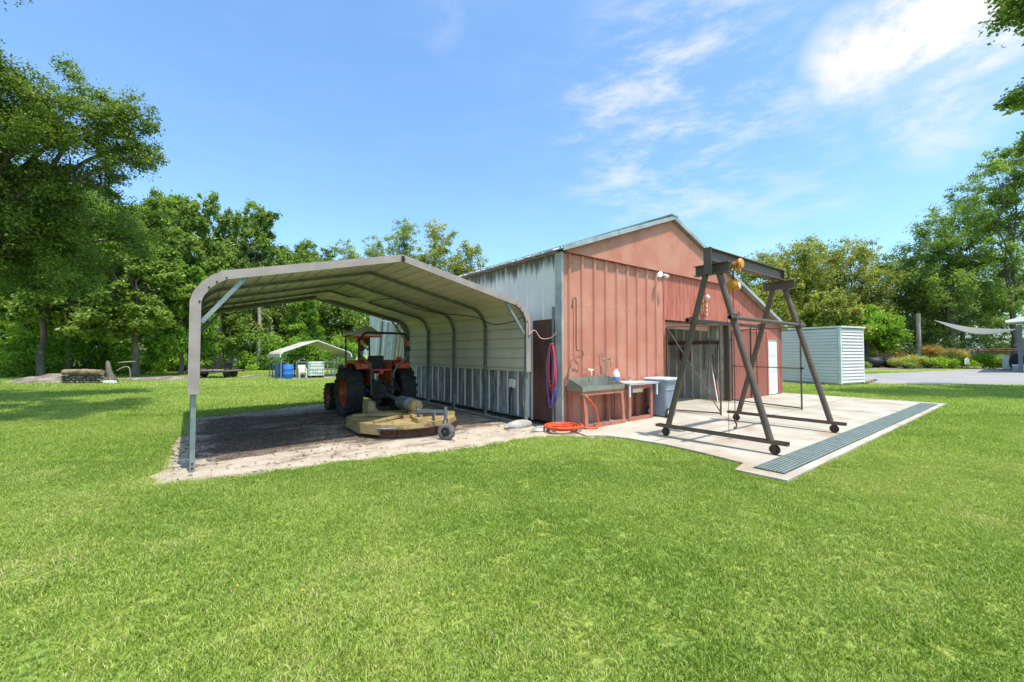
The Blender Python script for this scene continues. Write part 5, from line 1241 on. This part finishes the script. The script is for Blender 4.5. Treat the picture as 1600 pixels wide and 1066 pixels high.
def blades(n, d0, d1, hgt, wid, seg, edge=1.5):
    d = np.sqrt(rng.uniform(d0*d0,d1*d1,n)); a = rng.uniform(-1.42,1.42,n)*d
    a += 0
    X = FW[0]*d+RT[0]*a; Y = FW[1]*d+RT[1]*a
    jx = X+rng.normal(0,.085,n); jy = Y+rng.normal(0,.085,n)
    keep = ~(inpoly(jx,jy,PADR) | inpoly(X+(jx-X)*.35,Y+(jy-Y)*.35,SLAB) | inpoly(X,Y,ROAD) | inpoly(X,Y,BARNP) | inpoly(X,Y,[(4.3,28.7),(8.7,28.7),(8.7,33.7),(4.3,33.7)]))
    bare = vnoise(X,Y,.55,1)*.5+vnoise(X,Y,.23,2)*.3+vnoise(X,Y,1.9,9)*.2
    dry = np.zeros(n)
    for (px,py,rx,am) in ((55,885,.42,1),(290,840,.30,.7),(1530,808,.22,1),(480,1050,.16,.8),(120,790,.5,.5),(900,980,.35,.4),(620,880,.4,.35),(1180,930,.45,.35),(250,745,.35,.9),(700,770,.5,.4),(1400,900,.5,.4),(60,740,.6,.6)):
        q = at(px, 1.6*650/(py-552)); e = ((X-q.x)**2+(Y-q.y)**2)/rx**2; dry = np.maximum(dry, am*np.exp(-e*1.3)*(.35+1.3*vnoise(X,Y,.13,21)))
    keep &= rng.random(n) < np.clip(1.9-bare*1.5,.15,1)*(1-.55*np.clip(dry,0,1))
    gap = vnoise(X,Y,.055,41)*.6+vnoise(X,Y,.12,42)*.4; keep &= rng.random(n) < np.clip((gap-.20)*4.5,.12,1)
    X = X[keep]; Y = Y[keep]; bare = bare[keep]; dry = dry[keep]; n = len(X)
    big = vnoise(X,Y,.16,4); h = hgt*(.45+.75*rng.random(n))*(.6+.75*big); wv = wid*(.7+.7*rng.random(n))
    ang = rng.uniform(0,2*PI,n)+0*X; lean = rng.uniform(.1,1.0,n); th = rng.uniform(0,2*PI,n)
    wx = np.cos(ang)*wv/2; wy = np.sin(ang)*wv/2; lx = np.cos(th)*h*lean; ly = np.sin(th)*h*lean
    z = np.zeros(n); c1 = vnoise(X,Y,1.3,5); c2 = vnoise(X,Y,.35,6); c3 = vnoise(X,Y,3.1,15)
    T = np.clip(.03+.34*c1+.22*c2+.26*c3-.06+rng.normal(0,.24,n)+.22*(bare-.5)+(rng.random(n) < .10)*.6+.30*np.clip(vnoise(X,Y,.8,12)*vnoise(X,Y,.3,13)*2-.75,0,1)+(rng.random(n) < dry*.75)*.6,0,1)
    A = np.stack([X-wx,Y-wy,z],1); B = np.stack([X+wx,Y+wy,z],1)
    if seg == 1:
        Tp = np.stack([X+lx,Y+ly,h],1); return np.stack([A,B,Tp],1).reshape(-1,3), T
    m1 = np.stack([X+lx*.45-wx*.85,Y+ly*.45-wy*.85,h*.55],1); m2 = np.stack([X+lx*.45+wx*.85,Y+ly*.45+wy*.85,h*.55],1); Tp = np.stack([X+lx,Y+ly,h*.85],1)
    return np.stack([A,B,m2,m1],1).reshape(-1,3), T, np.stack([m1,m2,Tp],1).reshape(-1,3)
V4, T4, V3 = blades(720000,1.5,6.2,.033,.0052,2)
o = npmesh('near_grass',V4,4,'blade',None,T4); 
tris = [V3]; TT = [T4]
for args in ((430000,6.0,11,.038,.009,1),(300000,10.5,20,.055,.016,1),(170000,19,36,.065,.030,1)):
    v, tt = blades(*args); tris.append(v); TT.append(tt)
o2 = npmesh('lawn_grass',np.concatenate(tris),3,'blade',None,np.concatenate(TT))
for q in (o,o2): q['kind'] = 'stuff'
o['label'] = 'short bright green lawn grass in the foreground'; o2['label'] = 'mown green lawn grass around the barn'
# bark chips and litter on the dirt floor
n = 9000; X = rng.uniform(-.2,6.2,n); Y = rng.uniform(6.5,13.8,n); k = inpoly(X,Y,PADR)
dens = np.where((Y > 7.6)&(Y < 12.4),1,.25)*np.where(X > 2.6,.55,1); k &= rng.random(n) < dens*(.35+.9*vnoise(X,Y,.7,31)); X = X[k]; Y = Y[k]; n = len(X)
s_ = rng.uniform(.012,.045,n); a = rng.uniform(0,2*PI,n); b = rng.uniform(.2,.5,n); z = rng.uniform(.008,.02,n); ca, sa_ = np.cos(a)*s_, np.sin(a)*s_
V = np.stack([np.stack([X-ca,Y-sa_,z],1),np.stack([X+sa_*b,Y-ca*b,z+rng.uniform(0,.012,n)],1),np.stack([X+ca,Y+sa_,z+rng.uniform(0,.015,n)],1),np.stack([X-sa_*b,Y+ca*b,z],1)],1).reshape(-1,3)
o = npmesh('bark_litter',V,4,'mulch'); o['kind'] = 'stuff'; o['label'] = 'dark bark chips and leaf litter on the dirt floor'
# small yellow flowers in the lawn
M['yellow'] = mat('yellow_petal',(.75,.55,.03),rough=.6)
V = []
for (px,py) in ((378,925),(478,932),(657,937),(710,939)):
    d = 1.6*650/(py-552); p = at(px,d)
    for k in range(6):
        a = k*PI/3; V += [(p.x,p.y,.066),(p.x+.006*math.cos(a-.4),p.y+.006*math.sin(a-.4),.07),(p.x+.010*math.cos(a),p.y+.010*math.sin(a),.071),(p.x+.006*math.cos(a+.4),p.y+.006*math.sin(a+.4),.07)]
o = npmesh('lawn_flowers',np.array(V),4,'yellow'); o['kind'] = 'stuff'; o['label'] = 'tiny yellow flowers scattered in the lawn'
